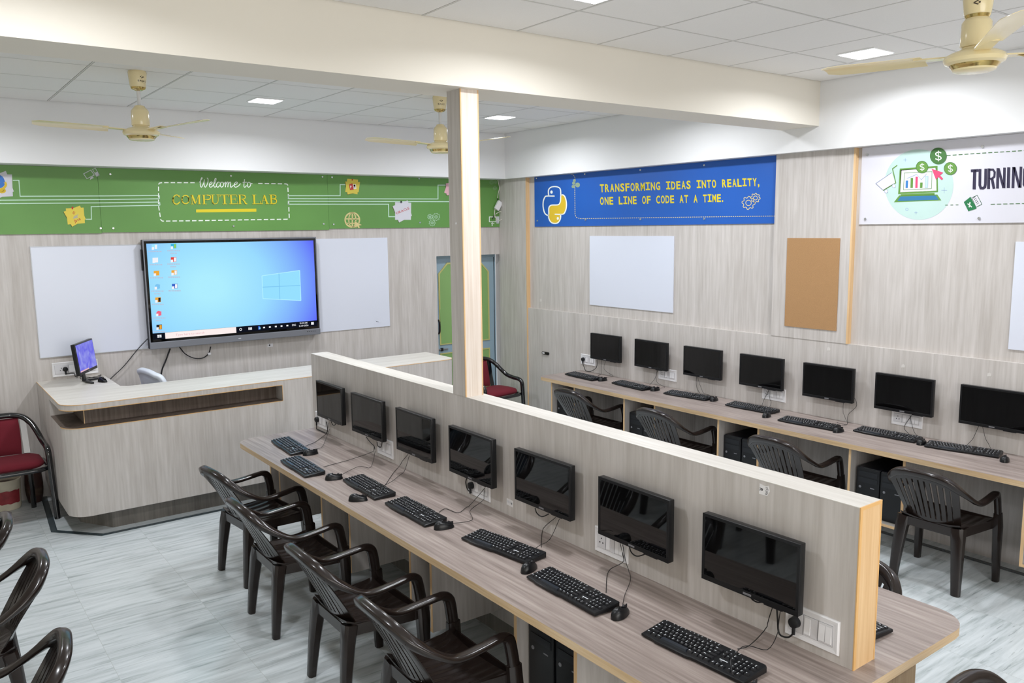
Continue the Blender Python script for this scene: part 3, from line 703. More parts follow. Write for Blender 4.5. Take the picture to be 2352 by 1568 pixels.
def pts3(path, wx, zd=.7535):
    out = []
    for q in path:
        if q[0] == 'w': out.append(X(q[1], q[2], wx))
        elif q[0] == 'd': out.append(Z(q[1], q[2], zd))
        elif q[0] == 'k': out.append(Z(q[1], q[2], q[3]))
        else: out.append(Vector(q[1:]))
    return out
def cable(path, wx, r, parent, name='cable', start=None, matn='cable_black', zd=.7545):
    m = MB(); p = pts3(path, wx, zd)
    p = cr(p, 5)
    for q in p:
        if q.z < .80: q.z = max(q.z, zd)
        q.x = min(q.x, wx)
    m.tube(p, r, matn, n=6); o = m.build(name, parent, 60); o['own'] = 1; return o
KI = [((2.125, 5.50), -94), ((1.99, 4.955), -92), ((2.13, 4.30), -92), ((2.13, 3.755), -91), ((2.21, 3.06), -82), ((2.15, 2.49), -91), ((2.19, 1.825), -87)]
KC = [[('w', 756, 970), ('w', 752, 1002), ('d', 722, 1016), ('d', 702, 1024)],
      [('w', 860, 1024), ('w', 858, 1036), ('d', 795, 1058), ('d', 743, 1072)],
      [('w', 937, 1043), ('d', 915, 1073), ('d', 885, 1113)],
      [('w', 1114, 1120), ('d', 1077, 1162), ('d', 1053, 1177), ('d', 1024, 1168), ('d', 1008, 1176)],
      [('w', 1276, 1188), ('d', 1247, 1219), ('d', 1243, 1256)],
      [('w', 1424, 1246), ('w', 1433, 1287), ('d', 1398, 1311), ('d', 1392, 1360)],
      [('w', 1777, 1386), ('w', 1762, 1438), ('d', 1720, 1483), ('d', 1694, 1490)]]
MI = [((2.17, 5.28), -95), ((2.05, 4.60), -110), ((2.0, 4.14), -125), ((2.135, 3.465), -105), ((2.15, 2.83), -70), ((2.17, 2.215), -75), ((2.115, 1.605), -75)]
MC = [[('w', 757, 985), ('d', 740, 1026), ('d', 722, 1031)], [('w', 862, 1035), ('d', 851, 1073), ('d', 824, 1071), ('d', 784, 1090)],
      [('w', 940, 1046), ('d', 927, 1085), ('d', 905, 1102), ('k', 880, 1116, .792), ('k', 850, 1131, .775), ('d', 842, 1137)], [('w', 1113, 1124), ('w', 1112, 1146), ('d', 1080, 1172), ('d', 1084, 1194), ('d', 1037, 1202)],
      [('w', 1285, 1191), ('d', 1263, 1238), ('k', 1240, 1252, .79), ('k', 1215, 1270, .80), ('k', 1206, 1281, .79)], [('w', 1430, 1250), ('w', 1443, 1306), ('d', 1448, 1332), ('d', 1435, 1366), ('d', 1430, 1390)],
      [('w', 1793, 1396), ('w', 1788, 1447), ('d', 1762, 1492), ('d', 1712, 1483), ('k', 1690, 1500, .792), ('k', 1678, 1518, .792), ('k', 1684, 1550, .77)]]
for i in range(7):
    where = ['nearest the counter', 'second from the counter', 'third from the counter', 'fourth from the counter', 'fifth from the counter', 'second nearest the camera', 'nearest the camera'][i]
    k = keyboard(KI[i][0], R30(KI[i][1]), 'black keyboard on the left side of the central desk, ' + where, 'keyboards on the central desk'); cable(KC[i], PX0 - .012, .0017, k)
    q = mouse(clear(MI[i][0], *KI[i]), R30(MI[i][1]), 'black mouse on the left side of the central desk, ' + where, 'mice on the central desk'); cable(MC[i], PX0 - .024, .0015, q, zd=.7585)
KR = [((5.535, 6.215), -94), ((5.56, 5.545), -95), ((5.61, 4.885), -84), ((5.625, 4.205), -89), ((5.505, 3.59), -85), ((5.635, 3.035), -88), ((5.645, 2.51), -78)]
KRC = [[('w', 1381, 824), ('w', 1381, 858), ('d', 1373, 863)], [('w', 1511, 849), ('w', 1505, 868), ('d', 1492, 884)], [('w', 1600, 860), ('w', 1600, 888), ('d', 1614, 901)],
       [('w', 1768, 892), ('w', 1756, 915), ('d', 1750, 931)], [('w', 1955, 900), ('w', 1968, 930), ('w', 1948, 953), ('d', 1945, 975), ('d', 1922, 970)], [('w', 2097, 950), ('w', 2077, 980), ('d', 2090, 995)], [('w', 2248, 978), ('w', 2236, 1005), ('d', 2229, 1019)]]
MR = [((5.56, 5.97), -95), ((5.59, 5.265), -95), ((5.65, 4.63), -80), ((5.48, 3.95), -80), ((5.475, 3.35), -95), ((5.605, 2.80), -85), ((5.60, 2.235), -75)]
MRC = [[('w', 1392, 826), ('w', 1388, 848), ('d', 1409, 864), ('d', 1385, 867)], [('w', 1509, 851), ('w', 1509, 877), ('d', 1527, 889), ('d', 1508, 892)], [('w', 1602, 864), ('w', 1610, 889), ('d', 1624, 903), ('d', 1633, 911)],
       [('w', 1766, 894), ('w', 1771, 922), ('k', 1766, 938, .79), ('k', 1760, 946, .785)], [('w', 1938, 918), ('w', 1940, 955), ('k', 1946, 974, .80), ('k', 1922, 978, .792)], [('w', 2090, 952), ('w', 2100, 992), ('d', 2114, 1004)], [('w', 2257, 980), ('w', 2270, 1018), ('k', 2282, 1037, .79), ('k', 2298, 1044, .785)]]
for i in range(7):
    where = ['at the far end', 'second from the far end', 'third from the far end', 'fourth from the far end', 'fifth from the far end', 'second nearest the camera', 'nearest the camera'][i]
    k = keyboard(KR[i][0], R30(KR[i][1]), 'black keyboard on the right wall desk, ' + where, 'keyboards on the right wall desk'); cable(KRC[i], XL - .012, .0016, k)
    q = mouse(clear(MR[i][0], *KR[i]), R30(MR[i][1]), 'black mouse on the right wall desk, ' + where, 'mice on the right wall desk'); cable(MRC[i], XL - .022, .0014, q, zd=.7585)
keyboard((2.83, 1.715), R30(85), 'black keyboard on the far side of the central desk, mostly hidden by the partition end', 'keyboards on the central desk')

# ------------------------------------------------------------------ sockets and plugs
def socket(c, ax, w, h, label, cat='socket plate', plug=None, group=None):
    """plate on a wall; ax 'x' faces -x (right is -y), ax 'y' faces -y (right is +x)"""
    t = thing('socket_plate', c, label, cat, group)
    f = (lambda a, d, z: (c[0] - d, c[1] - a, c[2] + z)) if ax == 'x' else (lambda a, d, z: (c[0] + a, c[1] - d, c[2] + z))
    def bx(m, a0, a1, d0, d1, z0, z1, mt, bev=0):
        p, q = f(a0, d0, z0), f(a1, d1, z1); m.box(min(p[0], q[0]), max(p[0], q[0]), min(p[1], q[1]), max(p[1], q[1]), min(p[2], q[2]), max(p[2], q[2]), mt, bev)
    m = MB(); a, b, i = w / 2, h / 2, .014
    ring = [[f(x * (a - k), d, z * (b - k)) for x, z in ((-1, -1), (1, -1), (1, 1), (-1, 1))] for k, d in ((0, 0), (0, .006), (.004, .010), (i, .0085), (i, .007))]
    vs = sum(ring, []); fs = [[r * 4 + j, r * 4 + (j + 1) % 4, r * 4 + 4 + (j + 1) % 4, r * 4 + 4 + j] for r in range(4) for j in range(4)] + [[16, 17, 18, 19]]
    m.add(vs, fs, 'plastic_white'); m.build('cover_plate', t)
    n = 3; mw = (w - 2 * i - .012) / n; mh = h - 2 * i - .022
    for k in range(n):
        x0 = -w / 2 + i + .006 + k * mw; x1 = x0 + mw - .004
        m = MB(); bx(m, x0 - .0012, x1 + .0012, .0071, .0078, -mh / 2 - .0012, mh / 2 + .0012, 'plastic_gap'); bx(m, x0, x1, .0072, .0095, -mh / 2, mh / 2, 'plastic_dim', .0008)
        if k == 0:
            mod = m.build('socket_outlet', t); m = MB(); xc = (x0 + x1) / 2
            for dx, dz in ((0, .012), (-.010, -.008), (.010, -.008)): p = f(xc + dx, .0096, dz); q = f(xc + dx, .0102, dz); m.cyl(p, q, .0036, 'black_matte', n=10)
            m.build('pin_hole', mod)
        else:
            mod = m.build('switch_module', t)
            for (s0, s1) in (((x0 + .004, x0 + mw * .46),) if k == 1 else ((x0 + .003, x0 + mw * .46), (x0 + mw * .5, x1 - .003))):
                m = MB(); p = [f(s0, .0096, -mh * .40), f(s1, .0096, -mh * .40), f(s1, .0096, mh * .40), f(s0, .0096, mh * .40), f(s0, .0145, -mh * .38), f(s1, .0145, -mh * .38), f(s1, .0108, mh * .40), f(s0, .0108, mh * .40)]
                m.add(p, [[4, 5, 6, 7], [0, 1, 5, 4], [1, 2, 6, 5], [2, 3, 7, 6], [3, 0, 4, 7]], 'plastic_white'); m.build('switch', mod)
    if plug:
        xc = -w / 2 + i + .006 + mw * (.45 if plug[0] == 0 else .6 + plug[0])
        q = thing('power_plug', f(xc, .0098, 0), plug[1], 'plug')
        m = MB(); m.cyl(f(xc, .0098, 0), f(xc, .030, 0), .021, 'black_matte', .019, n=20); m.cyl(f(xc, .030, 0), f(xc, .034, 0), .019, 'black_matte', .013, n=20); m.build('plug_head', q, 40)
        m = MB(); m.tube([f(xc, .022, -.018), f(xc, .022, -.045)], .0065, 'black_matte'); m.build('strain_relief', q, 50)
        m = MB(); cp__ = cr([Vector(f(xc, .022, -.040))] + pts3(plug[2], c[0] - .02 if ax == 'x' else 0), 5)
        for p in cp__: p.z = max(p.z, .756)
        m.tube(cp__, .0034, 'cable_black'); m.build('power_cable', q, 60)
    return t
G = 'white switched socket plates'
socket((PX0, 5.80, .832), 'x', .215, .115, 'white socket plate on the partition under the monitor at the counter end', group=G, plug=(0, 'black plug low on the partition at the counter end, under the first monitor', [('w', 729, 995), ('w', 742, 998), ('w', 752, 990), ('w', 750, 968)]))
socket((PX0, 4.785, .835), 'x', .215, .120, 'white socket plate on the partition between the second and third monitors', group=G)
socket((PX0, 3.685, .835), 'x', .215, .115, 'white socket plate on the partition under the fourth monitor', group=G, plug=(0, 'black plug on the partition under the fourth monitor', [('w', 1082, 1130), ('w', 1074, 1124), ('w', 1070, 1108), ('w', 1072, 1098)]))
socket((PX0, 2.62, .835), 'x', .215, .120, 'white socket plate on the partition under the second nearest monitor', group=G)
socket((PX0, 1.59, .845), 'x', .215, .125, 'white socket plate on the partition right of the nearest monitor', group=G, plug=(0, 'black round plug in the socket plate nearest the camera', [('w', 1810, 1463), ('w', 1790, 1455), ('w', 1786, 1420), ('w', 1784, 1388)]))
socket((XL, 6.44, .875), 'x', .23, .11, 'white socket plate under the far end monitor on the right wall', group=G, plug=(0, 'black plug under the far end monitor on the right wall', [('w', 1346, 852), ('w', 1358, 852), ('w', 1370, 843), ('w', 1371, 826)]))
socket((XL, 5.315, .868), 'x', .23, .11, 'white socket plate beside the second monitor from the far end on the right wall', group=G)
socket((XL, 4.125, .865), 'x', .23, .11, 'white socket plate beside the fourth monitor from the far end on the right wall', group=G)
socket((XL, 2.985, .858), 'x', .23, .11, 'white socket plate under the second nearest monitor on the right wall', group=G)

# ------------------------------------------------------------------ boards and banners
def board(name, label, cat, ax, c, p0, p1, face, edge=None, th=.008):
    """flat rectangular board on a wall plane; p0, p1 = (along, z) corners"""
    t = thing(name, (c, (p0[0] + p1[0]) / 2, p0[1]) if ax == 'x' else ((p0[0] + p1[0]) / 2, c, p0[1]), label, cat)
    a0, a1 = min(p0[0], p1[0]), max(p0[0], p1[0])
    def bx(mb, a, b, d0, d1, z0, z1, mt):
        if ax == 'x': mb.box(c - d1, c - d0, a, b, z0, z1, mt)
        else: mb.box(a, b, c - d1, c - d0, z0, z1, mt)
    e = .006 if edge else 0
    m = MB(); bx(m, a0 + e, a1 - e, .0006, th, p0[1] + e, p1[1] - e, face); m.build('board_panel', t)
    if edge:
        m = MB(); bx(m, a0, a0 + e, .0006, th + .002, p0[1], p1[1], edge); bx(m, a1 - e, a1, .0006, th + .002, p0[1], p1[1], edge)
        bx(m, a0 + e, a1 - e, .0006, th + .002, p0[1], p0[1] + e, edge); bx(m, a0 + e, a1 - e, .0006, th + .002, p1[1] - e, p1[1], edge); m.build('board_frame', t)
    return t
board('whiteboard', 'white board on the front wall, left of the big screen', 'whiteboard', 'y', YF, (.925, 1.213), (1.93, 2.165), 'board_white', 'board_edge')
wb = board('whiteboard', 'white board on the front wall, right of the big screen, film peeling', 'whiteboard', 'y', YF, (3.30, 1.222), (4.30, 2.185), 'board_white')
m = MB()
for path, w_ in (([(848, 670), (852, 690), (860, 720), (866, 742)], .004), ([(889, 625), (884, 655), (874, 690), (868, 742)], .005), ([(855, 748), (862, 738), (872, 740), (880, 745)], .004)):
    m.sweep(cr([Y(u, v, YF - .0085) for u, v in path], 4), [(-w_, -.0004), (0, .0022), (w_, -.0004)], 'board_white', up=(0, 1, 0))
m.build('peeling_film', wb, 60)
board('whiteboard', 'white board on the right wall below the blue banner', 'whiteboard', 'x', XU, (5.29, 1.46), (6.455, 2.18), 'board_white')
board('whiteboard', 'white board cut by the right picture edge, below the white banner', 'whiteboard', 'x', XU, (1.15, 1.44), (2.352, 2.145), 'board_white')
board('pin_board', 'brown cork pin board on the raised panel of the right wall', 'pin board', 'x', XL - .004, (3.575, 1.45), (4.04, 2.165), 'cork', None, .006)
def screws(t, axis, c, pts):
    for u, v in pts:
        p = X(u, v, c) if axis == 'x' else Y(u, v, c); q = p.copy(); n_ = p.copy()
        if axis == 'x': q.x -= .008; n_.x += .001
        else: q.y -= .008; n_.y += .001
        m = MB(); m.cyl(n_, q, .0105, 'screw', .0085, n=14); m.build('standoff_screw', t, 40)

# green banner
GP = YF - .012
gb = thing('green_banner', (2.0, YF, 2.27), 'long green banner above the big screen reading Welcome to Computer Lab', 'banner')
seams = [-.6, 1.487, 3.63, 5.838]
for k in range(3):
    m = MB(); m.box(seams[k] + .001, seams[k + 1] - .001, GP, YF - .0006, 2.268 if k == 0 else 2.275 + .012 * (k - 1), ZS - .002, 'green_print'); m.build('banner_panel', gb)
A = Art('y', GP)
k5 = .12755; A.tf(1, 0, 0)
LW = 2.0
for line in ([(29.3, 414), (43.4, 414), (46.2, 450.6), (241, 449.8), (366, 448.6)], [(-60, 461), (0, 459.6), (241, 458), (366, 456.4)], [(-60, 469), (0, 467.4), (241, 465.6), (366, 463.8)],
             [(197, 503.4), (210, 503.4), (209.5, 474.5), (241, 473.6), (367.5, 471.2)], [(781 + 12, 423.8), (781.3, 423.8), (781.3, 449.3), (662, 449.3), (662, 456), (1006, 456.8), (1006, 425), (1030, 425)],
             [(1075, 464), (1029, 463), (662, 462), (662, 468.8), (892.4, 468.8), (893, 497.5), (908, 497.5)]): A.stroke(line, LW, 'ink_pale'); A.out('circuit_line', gb)
for line in ([(366.2, 448.6), (366.2, 456)], [(366.6, 463.8), (367.5, 471.2)]): A.stroke(line, LW, 'ink_pale'); A.out('circuit_line', gb)
A.tf(.13605, 360, 390)
for line in ([(640, 216), (90, 215), (45, 222), (30, 250), (30, 600), (58, 780), (66, 840), (95, 865), (700, 857), (1500, 843), (2200, 833), (2232, 826), (2236, 800), (2225, 500), (2212, 260), (2200, 240), (2170, 236), (1700, 228)],):
    A.stroke(line, 17, 'ink_white', dash=(74, 36))
A.out('dashed_frame', gb)
W_ = 13
for s_ in ([(718, 212), (745, 175), (768, 140), (756, 134), (738, 190), (735, 260), (755, 292), (785, 240), (800, 180), (803, 160)], [(803, 165), (800, 250), (820, 292), (850, 250), (866, 190), (862, 145), (846, 138)],
           [(880, 255), (915, 245), (935, 215), (918, 203), (893, 235), (890, 275), (912, 292), (945, 268), (985, 210), (1002, 155), (988, 145), (970, 200), (965, 270), (985, 292), (1012, 265)],
           [(1060, 217), (1040, 205), (1012, 240), (1012, 278), (1035, 292), (1065, 262)], [(1108, 205), (1080, 218), (1072, 260), (1090, 290), (1120, 275), (1130, 235), (1110, 207)], [(1118, 224), (1150, 222), (1165, 210), (1160, 292)],
           [(1162, 255), (1190, 208), (1206, 215), (1200, 292)], [(1202, 255), (1232, 208), (1250, 218), (1243, 275), (1258, 292), (1300, 258), (1345, 240), (1360, 215), (1340, 203), (1312, 235), (1310, 275), (1335, 292), (1380, 270), (1415, 230)],
           [(1482, 158), (1472, 270), (1490, 292), (1518, 262)], [(1450, 212), (1522, 207)], [(1562, 207), (1535, 220), (1530, 265), (1550, 292), (1578, 272), (1585, 235), (1565, 208)], [(1572, 226), (1617, 232)]): A.stroke(s_, W_, 'ink_white', smooth=5)
A.out('welcome_lettering', gb)
def serif_text(dx, dy, mt):
    S = lambda p, w, sm=0: A.stroke([(x + dx, y + dy) for x, y in p], w, mt, smooth=sm)
    T, h = 27, 8
    S([(378, 452), (352, 426), (322, 426), (290, 450), (274, 500), (288, 550), (322, 576), (356, 572), (388, 540)], 18, 4); S([(284, 465), (278, 500), (286, 540)], 22, 3); S([(386, 424), (386, 470)], h)
    ov = lambda cx, rx, w: A.stroke([(cx + rx * math.cos(2 * PI * i / 28) + dx, 500 + 70 * math.sin(2 * PI * i / 28) + dy) for i in range(28)], w, mt, closed=True)
    ov(487, 62, 18); S([(434, 460), (428, 500), (434, 540)], 14, 3); S([(540, 460), (546, 500), (540, 540)], 14, 3)
    S([(592, 424), (598, 575)], h); S([(597, 424), (652, 566)], T); S([(655, 570), (706, 424)], h); S([(716, 424), (720, 575)], T); S([(570, 426), (620, 426)], h); S([(695, 424), (745, 423)], h); S([(575, 576), (625, 576)], h); S([(696, 576), (748, 574)], h)
    S([(795, 424), (802, 575)], T); S([(765, 424), (850, 424)], h); S([(845, 425), (895, 432), (908, 462), (890, 494), (845, 502)], 17, 4); S([(810, 503), (850, 502)], h); S([(772, 576), (845, 575)], h)
    S([(938, 420), (942, 530), (962, 568), (990, 574), (1022, 560), (1036, 520), (1034, 420)], 10, 3); S([(940, 422), (944, 540), (965, 566)], T - 4); S([(908, 422), (978, 420)], h); S([(1008, 420), (1062, 420)], h)
    S([(1140, 422), (1150, 574)], T); S([(1068, 423), (1212, 421)], 10); S([(1072, 424), (1066, 458)], h); S([(1208, 422), (1216, 456)], h); S([(1112, 575), (1188, 574)], h)
    S([(1252, 422), (1260, 573)], T); S([(1222, 422), (1348, 422)], 9); S([(1226, 574), (1364, 572)], 9); S([(1346, 422), (1352, 458)], h); S([(1362, 572), (1368, 534)], h); S([(1262, 496), (1322, 495)], h); S([(1322, 475), (1324, 516)], h)
    S([(1400, 422), (1408, 573)], T); S([(1372, 422), (1450, 422)], h); S([(1440, 424), (1482, 432), (1494, 460), (1478, 488), (1430, 496)], 16, 4); S([(1450, 496), (1485, 535), (1500, 566), (1528, 572)], 20, 3); S([(1378, 574), (1440, 573)], h)
    S([(1642, 422), (1650, 573)], T); S([(1610, 422), (1680, 422)], h); S([(1615, 574), (1750, 571)], 9); S([(1748, 571), (1752, 525)], h)
    S([(1815, 422), (1772, 572)], h); S([(1815, 424), (1866, 571)], T); S([(1790, 522), (1846, 521)], h); S([(1752, 573), (1796, 572)], h); S([(1838, 572), (1895, 571)], h)
    S([(1930, 421), (1938, 572)], T); S([(1900, 421), (1970, 421)], h); S([(1960, 422), (2000, 430), (2012, 456), (1996, 482), (1950, 490)], 16, 4); S([(1955, 490), (2010, 500), (2022, 534), (2002, 564), (1955, 571)], 17, 4); S([(1906, 573), (1965, 571)], h)
serif_text(-9, 7, 'green_dark'); A.lv = 2; serif_text(0, 0, 'ink_yellow'); A.lv = 1
A.out('computer_lab_lettering', gb)
A.fill([(665, 668), (1682, 655), (1683, 705), (665, 718)], 'ink_yellow'); A.out('yellow_bar', gb)
A.tf(k5, 0, 370)
def note(front, back, mf, mb_, name):
    dx = 9
    A.lv = 1; A.fill([(x - dx, y + dx) for x, y in front], 'ink_shadow'); A.lv = 2; A.fill(back, mb_); A.lv = 3; A.fill(front, mf); A.lv = 4
def pin(c, s, mt): A.stroke([(c[0] - .3 * s, c[1] + .9 * s), (c[0] + .1 * s, c[1])], .9 * s, mt); A.disc((c[0], c[1] - .3 * s), .75 * s, mt, 14)
note([(1145, 910), (1440, 800), (1545, 1045), (1300, 1180)], [(1185, 850), (1505, 835), (1530, 1115), (1220, 1140)], 'note_yellow', 'note_yellow', 'n'); pin((1305, 845), 24, 'ink_red')
A.stroke([(1325, 955), (1315, 930), (1335, 900)], 9, 'ink_red', smooth=4); A.stroke([(1345, 955), (1338, 935), (1355, 915)], 7, 'ink_red', smooth=4)
for yy, w_ in ((985, 60), (1003, 70), (1020, 90)): A.stroke([(1360 - w_ / 2, yy + 8), (1360, yy + 2), (1360 + w_ / 2, yy - 14)], 9, 'ink_greyblue', smooth=3)
A.stroke([(1400, 985), (1408, 965), (1395, 950)], 6, 'ink_greyblue', smooth=3)
A.text('Java', (1345, 1105), (1455, 1055), 52, 'ink_red', .02); A.out('java_note', gb)
note([(-260, 310), (105, 175), (250, 545), (-130, 720)], [(-200, 230), (215, 240), (232, 632), (-160, 650)], 'note_grey', 'note_grey', 'n')
A.stroke([(-90, 330), (0, 300), (45, 380), (20, 430), (-60, 460)], 90, 'ink_pyblue', smooth=4); A.stroke([(85, 375), (105, 430), (60, 490), (-40, 530), (-20, 560), (70, 520), (80, 545), (20, 560)], 44, 'ink_gold', smooth=4); A.out('python_note', gb)
A.lv = 1; A.stroke([(1505, 228), (1635, 160), (1697, 250), (1565, 315)], 12, 'ink_grey', closed=True); A.fill([(1632, 292), (1665, 278), (1690, 300), (1618, 336)], 'ink_grey')
A.stroke([(1665, 150), (1715, 125), (1790, 250), (1740, 275)], 10, 'ink_grey', closed=True); A.fill([(1700, 215), (1757, 186), (1790, 250), (1740, 275)], 'ink_grey'); A.out('computer_drawing', gb)
A.tf(.1233, 770, 395)
note([(185, 175), (462, 185), (435, 375), (230, 418)], [(225, 125), (425, 140), (415, 415), (185, 370)], 'note_yellow', 'note_yellow', 'n'); pin((318, 145), 16, 'ink_red')
A.fill([(325, 235), (380, 225), (395, 310), (335, 318)], 'ink_white'); A.stroke([(340, 285), (380, 280)], 8, 'ink_red'); A.stroke([(340, 300), (380, 296)], 6, 'ink_red'); A.disc((358, 255), 20, 'ink_red', 14); A.lv = 5
A.fill([(258, 232), (320, 208), (345, 330), (275, 335)], 'ink_red'); A.lv = 6; A.text('P', (285, 305), (310, 300), 52, 'ink_white', .02); A.out('slides_note', gb)
note([(1070, 635), (1350, 525), (1428, 815), (1190, 940)], [(1115, 560), (1415, 570), (1410, 890), (1115, 890)], 'note_grey', 'note_grey', 'n'); pin((1228, 560), 22, 'ink_black')
A.text('ORACLE', (1142, 790), (1385, 688), 44, 'ink_red', 0.01); A.out('oracle_note', gb)
note([(2060, 212), (2200, 190), (2230, 420), (2075, 432)], [(2030, 380), (2075, 250), (2240, 330), (2150, 440)], 'note_pink', 'note_pink', 'n'); A.out('pink_note', gb)
A.lv = 1; c = (318, 890); A.ring(c, 134, 26, 'ink_sand', 40); A.stroke([(c[0], 756), (c[0], 1030)], 22, 'ink_sand'); A.stroke([(190, 872), (446, 872)], 22, 'ink_sand'); A.stroke([(205, 955), (430, 955)], 20, 'ink_sand'); A.ring(c, 66, 20, 'ink_sand', 32, 134); A.stroke([(200, 815), (436, 815)], 4, 'ink_sand')
A.lv = 2; A.fill([(345, 900), (400, 1043), (425, 1043), (415, 1000), (505, 985)], 'green_print'); A.lv = 3; A.fill([(358, 915), (385, 1042), (408, 1005), (430, 1042), (462, 1040), (440, 998), (495, 985)], 'ink_sand'); A.out('globe_emblem', gb)
A.lv = 1
for c, r in (((1765, 832), 46), ((1880, 836), 70), ((1806, 945), 60)): A.gear(c, r, 9, 5, 'ink_pale'); A.ring(c, r * .2, 4, 'ink_pale', 12)
A.out('gear_drawing', gb)
A.tf(1, 0, 0); A.lv = 2; A.fill([(1062, 470), (1096, 473), (1100, 503), (1064, 506)], 'note_cyan'); A.out('cyan_note', gb); A.lv = 1
A.tf(.10204, 1100, 400); A.stroke([(235, 960), (385, 960), (385, 1070), (235, 1070)], 16, 'ink_white', closed=True); A.stroke([(300, 1075), (298, 1165)], 18, 'ink_white'); A.stroke([(275, 1110), (345, 1105)], 14, 'ink_white'); A.fill([(395, 950), (455, 950), (455, 1108), (395, 1108)], 'ink_grey'); A.out('computer_drawing', gb)
for c, r in (((285, 185), 46), ((375, 180), 30), ((360, 310), 42)): A.gear(c, r, 9, 5, 'ink_faint')
A.out('gear_drawing', gb)
screws(gb, 'y', GP, [(253, 400), (231, 524), (260, 524), (530, 404), (536, 519), (740, 406), (762, 407), (743, 514), (766, 515), (962, 410), (964, 511)])

# blue banner
BP = XU - .010
bb = thing('blue_banner', (XU, 5.8, 2.28), 'blue banner with yellow lettering about ideas and code on the right wall', 'banner')
m = MB(); m.box(BP, XU - .0006, 4.18, 7.375, 2.283, ZS - .002, 'blue_print'); m.build('banner_panel', bb)
A = Art('x', BP).tf(.27428, 1200, 330)
A.text('TRANSFORMING IDEAS INTO REALITY,', (650, 405), (2008, 350), 66, 'ink_yellow', .028, mono=True)
A.text('ONE LINE OF CODE AT A TIME.', (650, 510), (1703, 484), 64, 'ink_yellow', .028, mono=True); A.out('slogan_lettering', bb)
A.stroke([(105, 275), (250, 264), (395, 252), (425, 258), (440, 285), (438, 395), (440, 590), (450, 615), (480, 627), (1000, 620), (1500, 613), (2128, 605)], 5, 'ink_sand', dash=(11, 7)); A.out('dashed_path', bb)
for c, r, t_ in (((1893, 495), 55, 8), ((1951, 454), 40, 8)): A.gear(c, r, t_, 5, 'ink_sand', .42)
A.out('gear_drawing', bb)
for c, r in (((430, 330), 14), ((425, 358), 14), ((462, 345), 20), ((435, 308), 12)): A.disc(c, r, 'ink_faint', 16)
A.out('cloud_drawing', bb)
A.tf(.07653, 1225, 410); A.lv = 2
yel = [(825, 510), (900, 505), (965, 600), (995, 780), (965, 950), (885, 1065), (820, 1075), (818, 1190), (770, 1290), (700, 1340), (590, 1340), (510, 1285), (465, 1180), (465, 900), (495, 825), (560, 795), (740, 785), (805, 710), (822, 630)]
A.fill([tuple(p)[:2] for p in cr([(a, b, 0) for a, b in yel], 4, True)], 'ink_gold'); A.lv = 3
w = 34
A.stroke([(460, 515), (455, 350), (520, 265), (640, 240), (760, 265), (818, 350), (818, 620), (800, 720), (740, 785), (560, 795), (495, 825), (462, 900), (460, 1085), (400, 1090), (335, 1020), (295, 850), (300, 680), (345, 560), (400, 525), (640, 525)], w, 'ink_white', smooth=5)
A.stroke([(820, 500), (890, 490), (950, 550), (990, 700), (990, 860), (950, 1000), (880, 1068), (640, 1070)], w, 'ink_white', smooth=5); A.stroke([(820, 1075), (815, 1190), (770, 1290), (700, 1340), (590, 1340), (510, 1285), (462, 1180), (460, 1080)], w, 'ink_white', smooth=5)
A.disc((545, 405), 36, 'ink_white', 18, 50); A.disc((735, 1195), 32, 'ink_white', 18, 44); A.out('snake_logo', bb)
screws(bb, 'x', BP, [(1200 + a * .27428, 330 + b * .27428) for a, b in ((120, 290), (525, 255), (990, 220), (1525, 180), (127, 645), (530, 637), (990, 632), (1525, 628))])

# white banner
WP = XU - .010
wb_ = thing('white_banner', (XU, 2.0, 2.27), 'white banner with laptop drawing and dark lettering at the upper right', 'banner')
m = MB(); m.box(WP, XU - .0006, .2, 3.447, 2.267, ZS - .002, 'white_print'); m.build('banner_panel', wb_)
A = Art('x', WP).tf(.17517, 1940, 320)
A.disc((975, 592), 452, 'ink_mint', 56, 462); A.out('mint_disc', wb_)
A.lv = 2; A.stroke([(735, 395), (1205, 360), (1212, 680), (715, 705)], 26, 'ink_green', closed=True); A.fill([(735, 400), (1200, 372), (1205, 672), (728, 695)], 'white_print'); A.fill([(735, 720), (1180, 700), (1180, 730), (735, 742)], 'ink_green')
A.fill([(715, 735), (1215, 722), (1268, 800), (645, 825)], 'ink_green'); A.lv = 3; A.fill([(735, 748), (1195, 736), (1232, 790), (692, 808)], 'ink_teal')
A.stroke([(782, 440), (1145, 422), (1138, 645), (772, 662)], 6, 'ink_green', closed=True)
for x0, x1, y0, mt in ((803, 832, 540, 'ink_blue'), (866, 898, 505, 'ink_green'), (930, 960, 490, 'ink_pink'), (990, 1024, 566, 'ink_green')): A.fill([(x0, y0), (x1, y0), (x1 - 4, 636), (x0 - 4, 638)], mt)
A.fill([(1060, 482), (1095, 480), (1088, 630), (1054, 632)], 'ink_mint'); A.lv = 4; A.stroke([(1060, 482), (1095, 480), (1088, 630), (1054, 632)], 4, 'ink_greyblue', closed=True); A.stroke([(815, 512), (945, 458), (1005, 528), (1078, 448)], 5, 'ink_greyblue'); A.out('laptop_drawing', wb_)
A.lv = 2; A.fill([(408, 580), (618, 435), (665, 570), (505, 668)], 'white_print'); A.stroke([(618, 435), (408, 580), (505, 668)], 6, 'ink_greyblue'); A.stroke([(505, 670), (670, 570), (628, 385), (690, 340)], 13, 'ink_green')
A.lv = 3
for c in ((545, 680), (645, 612)): A.disc(c, 23, 'white_print', 18); A.ring(c, 23, 4, 'ink_greyblue', 18)
A.out('cart_drawing', wb_)
